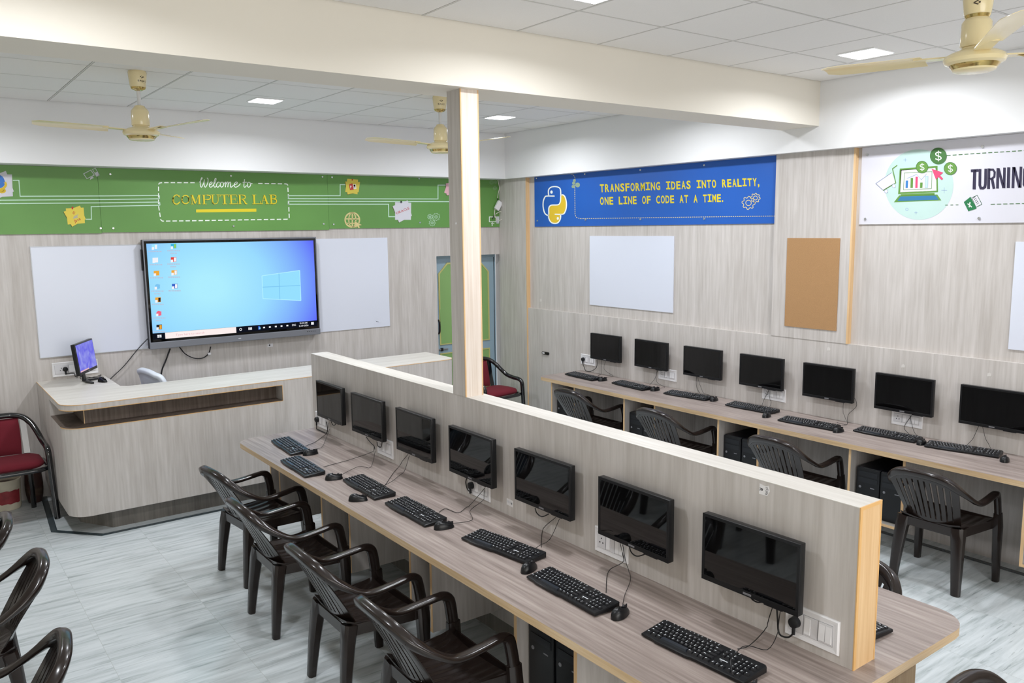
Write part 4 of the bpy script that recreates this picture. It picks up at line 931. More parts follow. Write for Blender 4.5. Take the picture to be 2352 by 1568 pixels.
for c, r, h in (((1228, 217), 107, 120), ((1015, 363), 78, 90), ((1386, 382), 82, 92)):
    A.lv = 4; A.disc(c, r, 'ink_dkgreen' if r > 100 else 'ink_green', 30); A.lv = 5; A.ring(c, r, 6, 'ink_dkgreen', 30); A.lv = 6
    s = r / 107; x, y = c
    A.stroke([(x + 38 * s, y - 38 * s), (x + 5 * s, y - 52 * s), (x - 32 * s, y - 34 * s), (x - 24 * s, y - 8 * s), (x + 24 * s, y + 10 * s), (x + 36 * s, y + 34 * s), (x + 4 * s, y + 52 * s), (x - 38 * s, y + 36 * s)], 13 * s, 'ink_white', smooth=4); A.stroke([(x, y - 70 * s), (x, y + 70 * s)], 9 * s, 'ink_white')
A.out('dollar_coins', wb_)
A.lv = 5; A.fill([(1140, 385), (1292, 435), (1250, 470), (1292, 515), (1270, 532), (1230, 490), (1198, 528)], 'ink_pink'); A.out('red_pointer', wb_)
A.lv = 2
for x, y, r in ((795, 270, 24), (1306, 668, 38), (935, 962, 22)): A.stroke([(x - r, y), (x + r, y)], 5, 'ink_greyblue'); A.stroke([(x, y - r), (x, y + r)], 5, 'ink_greyblue')
A.ring((816, 917), 17, 5, 'ink_greyblue', 18)
A.stroke([(1338, 212), (1800, 180), (2500, 138)], 11, 'ink_dkgreen', dash=(52, 26)); A.stroke([(1318, 862), (1500, 858)], 9, 'ink_dkgreen', dash=(36, 33)); A.stroke([(1915, 850), (2500, 838)], 9, 'ink_dkgreen', dash=(56, 26)); A.out('dashed_lines', wb_)
A.fill([(1668, 765), (1738, 732), (1800, 850), (1722, 890)], 'white_print'); A.stroke([(1668, 765), (1738, 732), (1800, 850), (1722, 890)], 7, 'ink_xl', closed=True)
for i in range(5): a = i / 5; A.stroke([(1690 + 58 * a - 4, 775 + 100 * a - 5), (1742 + 50 * a - 22, 750 + 100 * a - 2)], 10, 'ink_xl', dash=(13, 6))
A.lv = 3; A.fill([(1562, 822), (1650, 752), (1730, 908), (1622, 942)], 'ink_xl'); A.lv = 4; A.stroke([(1612, 842), (1668, 888)], 13, 'ink_white'); A.stroke([(1645, 822), (1632, 890)], 13, 'ink_white'); A.out('spreadsheet_emblem', wb_)
A.lv = 2
for s_, w_ in (([(1655, 413), (1755, 406)], 36), ([(1706, 400), (1698, 656)], 42), ([(1775, 388), (1772, 600), (1785, 638), (1815, 640), (1838, 625), (1846, 585), (1850, 384)], 36), ([(1892, 380), (1886, 650)], 38), ([(1890, 398), (1945, 396), (1968, 430), (1962, 490), (1930, 515), (1890, 517)], 28),
               ([(1932, 515), (1958, 648)], 36), ([(2010, 376), (2004, 644)], 36), ([(2016, 380), (2084, 638)], 34), ([(2096, 370), (2090, 640)], 34), ([(2152, 366), (2145, 638)], 40), ([(2216, 362), (2206, 640)], 36), ([(2224, 366), (2292, 632)], 34), ([(2312, 357), (2302, 634)], 34),
               ([(2440, 420), (2425, 375), (2390, 370), (2360, 395), (2352, 590), (2375, 628), (2410, 625), (2432, 590), (2434, 510), (2395, 512)], 36)): A.stroke(s_, w_, 'ink_navy')
A.out('turning_lettering', wb_)
screws(wb_, 'x', WP, [(1940 + a * .17517, 320 + b * .17517) for a, b in ((303, 204), (1812, 96), (275, 1042), (1765, 1033))])

# ------------------------------------------------------------------ the big screen
tv = thing('display_screen', (2.62, YF, 1.21), 'large lit display screen on the front wall showing a blue desktop', 'screen')
TY = 7.92
cs = [Y(*q, TY) for q in ((328, 552), (727, 543), (734, 767), (343, 803))]
tx0, tx1, tz0, tz1 = 1.795, 3.445, 1.215, 2.205
m = MB(); m.box(tx0, tx1, TY + .004, YF - .02, tz0, tz1, 'black_matte', .006); m.box(tx0 + .4, tx1 - .4, YF - .02, YF, tz0 + .25, tz1 - .25, 'dark_metal'); m.build('housing', tv)
m = MB(); m.box(tx0, tx1, TY - .002, TY + .004, tz1 - .012, tz1, 'bezel_grey'); m.box(tx0, tx1, TY - .012, TY + .004, tz0, tz0 + .062, 'bezel_grey', .004)
m.box(tx0, tx0 + .01, TY - .002, TY + .004, tz0 + .062, tz1 - .012, 'bezel_grey'); m.box(tx1 - .01, tx1, TY - .002, TY + .004, tz0 + .062, tz1 - .012, 'bezel_grey'); fr = m.build('frame', tv)
m = MB(); m.box(2.60, 2.625, TY - .0128, TY - .012, tz0 + .028, tz0 + .034, 'legend'); m.build('brand_mark', fr)
m = MB()
for k in range(5): m.box(3.30 + .02 * k, 3.31 + .02 * k, TY - .0128, TY - .012, tz0 + .034, tz0 + .04, 'black_matte')
m.build('front_ports', fr)
sx0, sx1, sz0, sz1 = tx0 + .010, tx1 - .010, tz0 + .064, tz1 - .012
m = MB(); m.box(sx0, sx1, TY, TY + .003, sz0, sz1, 'screen_off'); m.build('glass', tv)
a0, a1, b0, b1 = sx0 + .022, sx1 - .02, sz0 + .022, sz1 - .022
m = MB(); m.box(a0, a1, TY - .0012, TY - .0004, b0 + .058, b1, 'wallpaper'); sp = m.build('desktop_picture', tv)
class Scr:
    def __init__(s): s.mb = MB(); s.lv = 1
    def p(s, q): # picture zoom coordinates to screen plane
        u, v = 320 + q[0] * .17857, 540 + q[1] * .17857; c = Y(u, v, TY); return (c.x, TY - .0014 - s.lv * .0004, c.z)
    def fill(s, pts, mt): s.mb.add([s.p(q) for q in pts], [list(range(len(pts)))], mt)
    def out(s, n): o = s.mb.build(n, sp); s.mb = MB(); return o
S = Scr()
m = MB(); m.box(a0, a1, TY - .0012, TY - .0004, b0, b0 + .058, 'px_dark'); m.build('taskbar', sp)
wl = [(1576, 522), (2062, 452), (2078, 840), (1590, 815)]
S.fill(wl, 'px_pane'); S.lv = 2
def bar(a, b, w, mt):
    a, b = Vector(a), Vector(b); d = (b - a).normalized(); q = Vector((-d.y, d.x)) * w / 2; S.fill([a + q, b + q, b - q, a - q], mt)
for i in range(4): bar(wl[i], wl[(i + 1) % 4], 8, 'px_edge')
bar((1795, 490), (1806, 828), 8, 'px_line'); bar((1584, 668), (2070, 645), 8, 'px_line'); S.out('window_emblem'); S.lv = 1
def tb(u0, u1, h0, h1, mt): # taskbar items: u along the screen 0..1, h within the bar 0..1
    z0, z1 = b0 + .058 * h0, b0 + .058 * h1; x0, x1 = a0 + (a1 - a0) * u0, a0 + (a1 - a0) * u1; y = TY - .0014 - S.lv * .0004
    S.mb.add([(x0, y, z0), (x1, y, z0), (x1, y, z1), (x0, y, z1)], [[0, 1, 2, 3]], mt)
def stext(t, u0, u1, h0, sz, mt):
    x = 0; parts = []
    for ch in t:
        if ch == ' ': x += .3; continue
        v, f = text2d(ch, .01); w_ = max(q[0] for q in v); parts.append((x, v, f)); x += w_ + .08
    k = (a1 - a0) * (u1 - u0) / x
    for xx, v, f in parts: S.mb.add([(a0 + (a1 - a0) * u0 + k * (xx + q[0]), TY - .0014 - S.lv * .0004, b0 + .058 * h0 + q[1] * sz) for q in v], f, mt)
tb(.067, .478, .0, .98, 'px_bar'); S.out('search_box')
for i, j in ((0, 0), (1, 0), (0, 1), (1, 1)): tb(.024 + .012 * i, .0345 + .012 * i, .28 + .24 * j, .48 + .24 * j, 'px_white')
S.out('start_button'); S.lv = 2; stext('Type here to search', .125, .29, .34, .026, 'px_pink'); S.out('search_lettering'); S.lv = 1
for k_ in range(14):
    a, b = 2 * PI * k_ / 14, 2 * PI * (k_ + 1) / 14; cx_, cz_ = a0 + (a1 - a0) * .505, b0 + .029
    S.mb.add([(cx_ + r_ * math.cos(q), TY - .0018, cz_ + r_ * math.sin(q)) for r_, q in ((.013, a), (.013, b), (.008, b), (.008, a))], [[0, 1, 2, 3]], 'px_white')
S.out('taskbar_icon')
for i in range(3): tb(.553 + .008 * i, .559 + .008 * i, .3, .72, 'px_white')
S.out('taskbar_icon'); tb(.614, .626, .2, .8, 'px_blue'); tb(.618, .628, .3, .6, 'px_cyan'); S.out('taskbar_icon')
for u in (.645, .682, .72, .757, .795): tb(u, u + .012, .38, .62, 'px_white'); S.out('taskbar_icon')
stext('ENG', .832, .858, .35, .026, 'px_white'); stext('12:20 AM', .882, .935, .58, .022, 'px_white'); stext('12-09-2024', .876, .942, .12, .022, 'px_white'); S.out('clock_lettering'); tb(.960, .978, .3, .75, 'px_white'); S.out('taskbar_icon')
for x, y, cs_, lines in ((195, 150, ('px_cyan', 'px_white'), 1), (440, 140, ('px_teal', 'px_green'), 2), (205, 320, ('px_white', 'px_white'), 1), (440, 312, ('px_red', 'px_white'), 2), (220, 488, ('px_orange', 'px_orange'), 1), (448, 480, ('px_orange', 'px_white'), 1),
                          (232, 660, ('px_line', 'px_line'), 2), (455, 655, ('px_blue', 'px_white'), 1), (240, 830, ('px_orange', 'px_black'), 1), (250, 1005, ('px_rose', 'px_rose'), 2), (255, 1180, ('px_black', 'px_orange'), 1)):
    S.lv = 1; r = 36; S.fill([(x - r, y - r * .8), (x + r, y - r * .9), (x + r, y + r * .8), (x - r, y + r * .9)] if cs_[0] != cs_[1] or cs_[0] == 'px_orange' or cs_[0] == 'px_white' else [(x + r * .9 * math.cos(q * PI / 8), y + r * .9 * math.sin(q * PI / 8)) for q in range(16)], cs_[0])
    S.lv = 2; S.fill([(x + 4, y - r * .7), (x + r * .9, y - r * .75), (x + r * .9, y + r * .7), (x + 4, y + r * .75)], cs_[1]); S.lv = 3; S.fill([(x - r, y + 4), (x - 6, y + 2), (x - 6, y + r), (x - r, y + r + 2)], 'px_white')
    S.lv = 1; rr = random.Random(int(x * y))
    for l in range(lines):
        xx = x - (80 if l == 0 else 40)
        while xx < x + (75 if l == 0 else 35): w_ = rr.uniform(8, 22); S.fill([(xx, y + 52 + 34 * l), (xx + w_, y + 51 + 34 * l), (xx + w_, y + 66 + 34 * l), (xx, y + 67 + 34 * l)], 'px_text'); xx += w_ + 5
    S.out('desktop_icon')
m = MB(); m.box(tx0 - .012, tx0 - .001, TY + .02, TY + .05, 1.93, 2.12, 'black_matte', .003); m.build('side_module', tv)
def loose(label, pts, r, plane_y, name='loose_cable', cat='cable', mt='cable_black'):
    m = MB(); m.tube([Y(u, v, plane_y) for u, v in pts], r, mt, n=6, smooth=5); return tag(m.build(name, None, 60), label, cat)
loose('thin black cable running from the big screen down to the counter monitor', [(345, 772), (318, 800), (285, 840), (262, 862), (252, 872)], .004, 7.985)
loose('black cable hanging straight from the big screen behind the white chair', [(391, 800), (382, 825), (372, 850), (368, 880)], .007, 7.985)
loose('black cable looping below the big screen with a white tag', [(412, 796), (425, 812), (445, 822), (465, 822), (479, 812), (484, 796)], .005, 7.985)
m = MB(); p = Y(481, 812, 7.978); m.box(p.x - .014, p.x + .014, 7.974, 7.98, p.z - .01, p.z + .01, 'plastic_white', .002); tag(m.build('cable_tag'), 'white paper tag on the cable loop under the big screen', 'tag')
m = MB(); p = Y(622, 792, YF); m.box(p.x - .035, p.x + .02, YF - .003, YF, p.z - .018, p.z + .015, 'plastic_dim'); m.cyl((p.x - .014, YF - .003, p.z), (p.x - .014, YF - .008, p.z), .007, 'black_matte'); tag(m.build('wall_marker'), 'tiny black dot marker on the wall under the big screen', 'marker')

for i, paths in {0: [[(761, 968), (764, 975), (769, 976), (772, 970)]], 1: [[(841, 1003), (850, 1015), (859, 1024), (861, 1032)], [(866, 1014), (868, 1024), (875, 1026), (878, 1012)]], 4: [[(1229, 1166), (1233, 1178), (1245, 1186), (1260, 1180)]],
                 5: [[(1445, 1252), (1450, 1268), (1464, 1277), (1487, 1270)]], 6: [[(1719, 1362), (1728, 1376), (1743, 1383), (1766, 1378)]]}.items():
    mo = [o for o in C.objects if o.name.split('.')[0] == 'monitor' and o.parent is None][i]
    for pth in paths: cable([('w', u, v) for u, v in pth], PX0 - .03, .003, mo, 'power_cable')
t = thing('power_plug', X(1953, 895, XL - .001), 'black plug in the wall behind the right edge of the fifth right monitor', 'plug')
c_ = X(1953, 895, XL - .001); m = MB(); m.cyl(c_, c_ - Vector((.03, 0, 0)), .024, 'black_matte', .021); m.build('plug_head', t, 40)
# ------------------------------------------------------------------ teacher's counter
ct = thing('counter', (2.6, 7.0, 0), 'tall wood laminate reception counter with rounded corner below the big screen', 'counter')
CX0, CX1, CY0, CY1, CZ = .885, 4.32, 6.705, 7.28, 1.013
def arc(cx, cy_, r, a0, a1, n=8): return [(cx + r * math.cos(a0 + (a1 - a0) * i / n), cy_ + r * math.sin(a0 + (a1 - a0) * i / n)) for i in range(n + 1)]
def outline(o=0, back=True, r=.15, x1=CX1):
    """outer line of the counter from the wall, round the front corner, to the right end, pulled in by o"""
    return [(CX0 + o, YF - .002)] + arc(CX0 + r, CY0 + r, max(.01, r - o), PI, 1.5 * PI) + (arc(x1 - .12, CY0 + .12, max(.01, .12 - o), 1.5 * PI, 2 * PI) if x1 == CX1 else [(x1, CY0 + o)])
inner = [(CX1, CY1), (1.46, CY1 + .005), (1.41, CY1 + .05), (1.41, YF - .002)]
def ring_strip(path, z, w, h, mt, mb):
    mb.sweep([(p[0], p[1], z) for p in path], [(-w, -h), (w, -h), (w, h), (-w, h)], mt)
m = MB(); m.prism(outline() + inner, CZ - .045, CZ, 'lam_x', 'lam_z'); top = m.build('countertop', ct, 30)
m = MB(); ring_strip(outline(-.0008), CZ - .0015, .0012, .0022, 'edge_orange', m); ring_strip([p for p in outline(-.0008, x1=2.553) if p[1] < 7.5], CZ - .0435, .0012, .0022, 'edge_orange', m); m.build('edge_banding', top)
m = MB(); m.prism(outline() + [(CX1, CY1 - .02), (1.44, CY1 - .02), (1.39, CY1 + .04), (1.39, YF - .002)], .155, .835, 'niche_dark', 'lam_z'); body = m.build('front_panel', ct, 30)
m = MB(); ring_strip([p for p in outline(-.0008, x1=2.553) if p[1] < 7.5], .8335, .0012, .0022, 'edge_orange', m); m.build('edge_banding', body)
m = MB(); m.prism(arc(CX1 - .12, CY0 + .12, .12, 1.5 * PI, 2 * PI) + [(CX1, CY1 - .02), (2.555, CY1 - .02), (2.555, CY0)], .835, CZ - .045, 'lam_z'); up = m.build('upper_panel', ct, 30)
m = MB(); m.prism([(CX0, YF - .002), (CX0, 7.34), (1.39, 7.34), (1.39, YF - .002)], .835, CZ - .045, 'lam_z'); m.build('upper_panel', ct, 30)
m = MB(); m.box(2.552, 2.5555, CY0 - .001, CY0 + .003, .835, CZ - .045, 'edge_orange'); m.build('edge_banding', up)
m = MB(); m.prism([(1.05, 7.34), (1.05, 6.86), (2.555, 6.86), (2.555, 6.90), (1.09, 6.90), (1.09, 7.34)], .835, CZ - .045, 'niche_dark'); m.box(1.047, 1.053, 6.857, 6.863, .835, CZ - .045, 'pine')
m.prism([(CX0 + .03, 7.34)] + [(CX0 + .03, 6.9), (1.05, 6.735), (2.55, 6.735), (2.55, 6.86), (1.05, 6.86), (1.05, 7.34)], .8352, .8365, 'niche_dark'); m.build('niche', ct)
m = MB(); m.prism([(1.0, YF - .002), (1.0, 7.10), (1.18, 6.80), (4.2, 6.80), (4.2, CY1 - .1), (1.35, CY1 - .1), (1.35, YF - .002)], 0, .155, 'plinth_dark'); m.build('plinth', ct)
# monitor on the counter
def pt(u, v): return Z(u, v, CZ)
c0 = pt(200, 876)
mz = thing('monitor', (c0.x, c0.y, CZ), 'small lit monitor with violet screen standing on the counter', 'monitor', rz=0)
# screen quad from the four picture corners on a plane standing at the foot
pn = Vector((.86, -.51, 0)); fx = Vector((.51, .86, 0))
ang = math.radians(62)                                                         # turned towards the seat behind the counter
ex = Vector((math.cos(ang), math.sin(ang), 0)); ez = Vector((0, 0, 1)); en = Vector((ex.y, -ex.x, 0))
cm = Vector((c0.x, c0.y, CZ + .215))
tiltq = math.radians(-6); ez2 = (ez * math.cos(tiltq) + en * math.sin(tiltq)).normalized(); en2 = ex.cross(ez2).normalized()
Tm = Matrix(((ex.x, -en2.x, ez2.x, cm.x), (ex.y, -en2.y, ez2.y, cm.y), (ex.z, -en2.z, ez2.z, cm.z), (0, 0, 0, 1)))
w, h = .42, .265
m = MB(); m.box(-w / 2, w / 2, -.012, .022, -h / 2, h / 2, 'black_plastic', .004, T=Tm); m.build('housing', mz)
m = MB(); m.box(-w / 2 + .012, w / 2 - .012, -.0135, -.0125, -h / 2 + .025, h / 2 - .012, 'violet_screen', T=Tm); s_ = m.build('screen', mz)
m = MB(); m.box(-w / 2 + .012, 0, -.0142, -.0137, -h / 2 + .026, -h / 2 + .036, 'px_pink', T=Tm); m.build('taskbar', s_)
m = MB(); m.box(-.02, .02, -.0128, -.0121, -h / 2 + .008, -h / 2 + .014, 'brand_grey', T=Tm); m.build('brand_mark', mz)
m = MB(); m.sweep([cm + Vector((0, 0, -.09)) - en * .035, Vector((c0.x, c0.y, CZ + .012)) - en * .02], [(-.025, -.008), (.025, -.008), (.025, .008), (-.025, .008)], 'black_plastic', up=tuple(en)); m.build('stand_neck', mz)
m = MB()
for sgn in (-1, 1): m.sweep([Vector((c0.x, c0.y, CZ + .014)) - en * .02, Vector((c0.x, c0.y, CZ + .010)) + ex * (.13 * sgn) + en * .09], [(-.014, -.008), (.014, -.008), (.014, .004), (-.014, .004)], 'black_plastic', scales=[(1.4, 1), (.7, 1)])
m.build('stand_foot', mz)
m = MB(); m.tube([cm + ez * -.12 - en * .02, cm + ez * -.19 - en * .05, pt(222, 866) + Vector((0, 0, .008)), pt(232, 862) + Vector((0, 0, .007)), pt(226, 868) + Vector((0, 0, .007)), pt(205, 868) + Vector((0, 0, .007)), pt(182, 866) + Vector((0, 0, .007))], .003, 'cable_black', smooth=5); m.build('cable', mz, 60)
mouse(pt(236, 877), R30(200), 'black mouse on the counter beside the small lit monitor', 'mice on the counter', z=CZ + .0006)
socket((1.19, YF, 1.10), 'y', .36, .125, 'white socket plate on the front wall behind the counter monitor', group='white switched socket plates', plug=(.15, 'black round plug behind the counter monitor', [('p', 1.17, 7.97, 1.06), ('p', 1.175, 7.95, 1.035), ('p', 1.19, 7.93, 1.03)]))
# ------------------------------------------------------------------ brown plastic armchairs
def chair_proto(mt='chair_brown', slots=True, tall=0.0, name='plastic_chair'):
    """local: faces +Y, origin on the floor"""
    t = thing(name, (0, 0, 0), '', 'chair', '')
    ht = .752 + tall
    half = [(0, -.325, ht), (.085, -.322, ht - .004), (.155, -.305, ht - .024), (.205, -.268, ht - .065), (.232, -.215, ht - .108 - tall * .5), (.245, -.155, .605), (.250, -.10, .578), (.250, -.04, .572), (.248, .05, .580), (.245, .115, .588), (.243, .148, .587), (.241, .174, .572), (.241, .188, .535), (.245, .203, .43)]
    pr = cr(half, 5); path = [Vector((-p.x, p.y, p.z)) for p in pr[::-1]] + pr[1:]
    n = len(path); sc_ = []
    for p in path:
        a = min(1, max(0, (p.z - .60) / .12)) if p.y < .05 else 0; b = min(1, max(0, (p.y - .13) / .05))
        sc_.append((.026 - .002 * a - .008 * b, .0125 + .012 * a + .015 * b))
    prof = [(math.copysign(abs(math.cos(a)) ** .6, math.cos(a)), math.copysign(abs(math.sin(a)) ** .6, math.sin(a))) for a in [2 * PI * i / 14 for i in range(14)]]
    m = MB(); m.sweep(path, prof, mt, up=(0, -.35, 1), scales=sc_); m.build('arm_rail', t, 50, world=False)
    # backrest shell
    def B(s, q):      # s across -1..1, q 0 bottom..1 top
        hw = .165 + .052 * q; x = hw * s; y = -.165 - .150 * q - .02 * q * q + .055 * s * s * (1 - .2 * q); z = .385 + (ht - .395) * q - .060 * abs(s) ** 2.2 * q
        return Vector((x, y, z))
    m = MB(); th = Vector((0, .0055, .001))
    def patch(s0, s1, q0, q1, ns, nq):
        P = [[B(s0 + (s1 - s0) * i / ns, q0 + (q1 - q0) * j / nq) for i in range(ns + 1)] for j in range(nq + 1)]
        k = (ns + 1) * (nq + 1); vs = [p for r in P for p in r] + [p + th for r in P for p in r]; fs = []; c = ns + 1
        for j in range(nq):
            for i in range(ns):
                a = j * c + i; fs.append([a, a + 1, a + c + 1, a + c]); fs.append([k + a, k + a + c, k + a + c + 1, k + a + 1])
        for j in range(nq):
            a, b = j * c, j * c + ns; fs.append([a, a + c, k + a + c, k + a]); fs.append([b, k + b, k + b + c, b + c])
        for i in range(ns):
            a, b = i, nq * c + i; fs.append([a, k + a, k + a + 1, a + 1]); fs.append([b, b + 1, k + b + 1, k + b])
        m.add(vs, fs, mt)
    if slots:
        patch(-1, 1, 0, .16, 20, 2); patch(-1, 1, .90, 1, 20, 2)
        ns = 9; wd_ = 1.60 / ns
        for k in range(ns):
            s0 = -.80 + k * wd_ + wd_ * .15; patch(s0, s0 + wd_ * .70, .16, .90, 1, 8)
        patch(-1.0, -.80, .16, .90, 2, 8); patch(.80, 1.0, .16, .90, 2, 8)
    else: patch(-1, 1, 0, 1, 16, 10)
    m.build('backrest', t, 40, world=False)
    # seat: dished, with fore-and-aft grooves
    m = MB(); NX, NY = 44, 10; vs = []
    for lay in (0, 1):
        for j in range(NY + 1):
            q = j / NY; y = -.175 + .385 * q; hw = .185 + .050 * q
            for i in range(NX + 1):
                s = -1 + 2 * i / NX; x = hw * s; z = .405 + .02 * s * s - .018 * math.sin(PI * min(1, q * 1.05)) + (.012 if q < .1 else 0) - .028 * max(0, (q - .88) / .12) ** 2
                if .12 < q < .85 and abs(s) < .82: z -= .0035 * (1 if (i // 3) % 2 else 0)
                vs.append((x, y, z - (.010 if lay else 0)))
    c = NX + 1; k = c * (NY + 1); fs = []
    for j in range(NY):
        for i in range(NX): a = j * c + i; fs.append([a, a + 1, a + c + 1, a + c]); fs.append([k + a, k + a + c, k + a + c + 1, k + a + 1])
    for j in range(NY): a, b = j * c, j * c + NX; fs += [[a, a + c, k + a + c, k + a], [b, k + b, k + b + c, b + c]]
    for i in range(NX): a, b = i, NY * c + i; fs += [[a, k + a, k + a + 1, a + 1], [b, b + 1, k + b + 1, k + b]]
    m.add(vs, fs, mt); m.build('seat', t, 35, world=False)
    m = MB(); rim = [(-.19, -.178), (-.235, .19), (-.215, .205), (.215, .205), (.235, .19), (.19, -.178)]
    m.sweep([(x, y, .385) for x, y in rim], [(-.004, -.028), (.004, -.028), (.004, .026), (-.004, .026)], mt, closed=True); m.build('seat_apron', t, 30, world=False)
    prof = [(-1, -.6), (-.6, -1), (.6, -1), (1, -.6), (1, .6), (.6, 1), (-.6, 1), (-1, .6)]
    for sx in (-1, 1):
        m = MB(); m.sweep([(sx * .243, .203, .45), (sx * .246, .206, .36), (sx * .248, .208, .20), (sx * .252, .212, 0)], prof, mt, up=(0, 1, 0), scales=[(.020, .032), (.024, .034), (.022, .027), (.019, .021)]); m.build('leg', t, 40, world=False)
        m = MB(); m.sweep([(sx * .165, -.150, .405), (sx * .176, -.166, .34), (sx * .188, -.187, .18), (sx * .198, -.205, 0)], prof, mt, up=(0, 1, 0), scales=[(.042, .036), (.037, .031), (.031, .025), (.025, .020)]); m.build('leg', t, 40, world=False)
    return t
cp_ = None
def chair(x, y, face, label, group):
    """face: compass angle of the seat's front, degrees from +x"""
    global cp_
    rz = math.radians(face - 90)
    if cp_ is None:
        cp_ = chair_proto(); cp_.location = (x, y, 0); cp_.rotation_euler = (0, 0, rz); cp_['label'] = label; cp_['group'] = group; return cp_
    return dup(cp_, 'plastic_chair', (x, y, 0), rz, label, group)
G = 'dark brown plastic armchairs at the desks'
chair(1.815, 5.285, 6, 'dark brown plastic armchair at the central desk, first from the counter', G)
chair(1.735, 4.505, 0, 'dark brown plastic armchair at the central desk, second from the counter', G)
chair(1.735, 3.615, 0, 'dark brown plastic armchair at the central desk, third from the counter', G)
chair(1.74, 2.86, -1, 'dark brown plastic armchair at the central desk, cut by the bottom picture edge', G)
chair(5.25, 5.765, 0, 'dark brown plastic armchair at the right desk, first from the far end', G)
chair(5.23, 4.66, 0, 'dark brown plastic armchair at the right desk, second from the far end', G)
chair(5.21, 3.49, 0, 'dark brown plastic armchair at the right desk, third from the far end', G)
chair(5.24, 2.425, 0, 'dark brown plastic armchair at the right desk, nearest the camera, legs in full view', G)
chair(3.10, 1.95, 178, 'dark brown plastic armchair peeking out behind the partition end', G)
chair(.04, 5.06, 176, 'dark brown plastic armchair at the left picture edge, farthest of three', G)
chair(.11, 4.33, 178, 'dark brown plastic armchair at the left picture edge, middle of three', G)
chair(.06, 3.37, 172, 'dark brown plastic armchair in the lower left corner, nearest of three', G)
cpp = chair_proto('chair_brown', False, 0, 'plastic_chair'); cpp.location = (2.71, .84, 0); cpp.rotation_euler = (0, 0, PI); tag(cpp, 'greyish brown plastic chair showing only its curved top at the lower right edge', 'chair', 'dark brown plastic armchairs at the desks')
wc = chair_proto('chair_white', False, .325, 'white_chair'); wc.location = (1.98, 7.62, 0); wc.rotation_euler = (0, 0, math.radians(-80)); tag(wc, 'white plastic chair behind the counter, only its top corner showing', 'chair')


# ------------------------------------------------------------------ red cushioned chairs
def red_chair(x, y, rz, label):
    t = thing('cushioned_chair', (x, y, 0), label, 'chair', 'black tubular chairs with red cushions', rz)
    half = [(0, .245, .800), (.10, .240, .796), (.175, .215, .775), (.225, .165, .725), (.255, .10, .660), (.272, .03, .610), (.280, -.06, .588), (.284, -.14, .580), (.286, -.185, .560), (.288, -.200, .515), (.292, -.205, .40), (.300, -.212, .20), (.308, -.222, 0)]
    pr = cr(half, 5); path = [Vector((-p.x, p.y, p.z)) for p in pr[::-1]] + pr[1:]
    m = MB(); m.tube(path, .023, 'tube_black', n=14); m.build('arm_frame', t, 60, world=False)
    for sx in (-1, 1):
        m = MB(); m.sweep([(sx * .17, .222, .775), (sx * .175, .20, .60), (sx * .18, .165, .42)], [(-.022, -.008), (.022, -.008), (.022, .008), (-.022, .008)], 'tube_black', up=(0, -1, 0)); m.build('back_stile', t, 40, world=False)
        m = MB(); m.tube([(sx * .185, .165, .42), (sx * .19, .19, .20), (sx * .195, .215, 0)], .020, 'tube_black', n=12); m.build('leg', t, 60, world=False)
    m = MB(); m.tube([(x_, y_, .415) for x_, y_ in rounded(-.285, .285, -.215, .185, .09, 5)], .018, 'tube_black', n=10, closed=True); m.build('seat_frame', t, 60, world=False)
    m = MB(); bm_pts = rounded(-.262, .262, -.20, .16, .10, 6)
    k = len(bm_pts); vs = []; fs = []
    lay = [(.93, .428), (1.0, .440), (1.01, .455), (.97, .475), (.86, .488), (.5, .497), (.0, .499)]
    for f, z in lay: vs += [(p[0] * f, -.02 + (p[1] + .02) * f, z) for p in bm_pts]
    for r in range(len(lay) - 1): fs += [[r * k + i, r * k + (i + 1) % k, (r + 1) * k + (i + 1) % k, (r + 1) * k + i] for i in range(k)]
    fs.append(list(range(k))[::-1]); m.add(vs, fs, 'velvet_red'); m.build('seat_cushion', t, 60, world=False)
    m = MB(); NX, NZ = 12, 10; vs = []
    for s in (-1, 1):
        for j in range(NZ + 1):
            for i in range(NX + 1):
                a, b = -1 + 2 * i / NX, -1 + 2 * j / NZ; ed = (1 - abs(a) ** 6) * (1 - abs(b) ** 6); xx = .145 * a * (1 - .04 * b * b); zz = .625 + .145 * b; yy = .195 + .055 * (b * .5 + .5) - .0 + .02 * a * a * -1
                vs.append((xx, yy + s * (.006 + .016 * max(0, ed) ** .5), zz))
    c = NX + 1; k = c * (NZ + 1); fs = []
    for j in range(NZ):
        for i in range(NX): a = j * c + i; fs.append([a, a + 1, a + c + 1, a + c]); fs.append([k + a, k + a + c, k + a + c + 1, k + a + 1])
    for j in range(NZ): a, b = j * c, j * c + NX; fs += [[a, a + c, k + a + c, k + a], [b, k + b, k + b + c, b + c]]
    for i in range(NX): a, b = i, NZ * c + i; fs += [[a, k + a, k + a + 1, a + 1], [b, b + 1, k + b + 1, k + b]]
    m.add(vs, fs, 'velvet_red'); m.build('back_cushion', t, 60, world=False)
    return t
red_chair(.56, 7.53, 0, 'red cushioned chair with black tube frame, left of the counter')
red_chair(5.24, 7.42, R30(8), 'red cushioned chair with black tube frame, behind the post near the blue door')

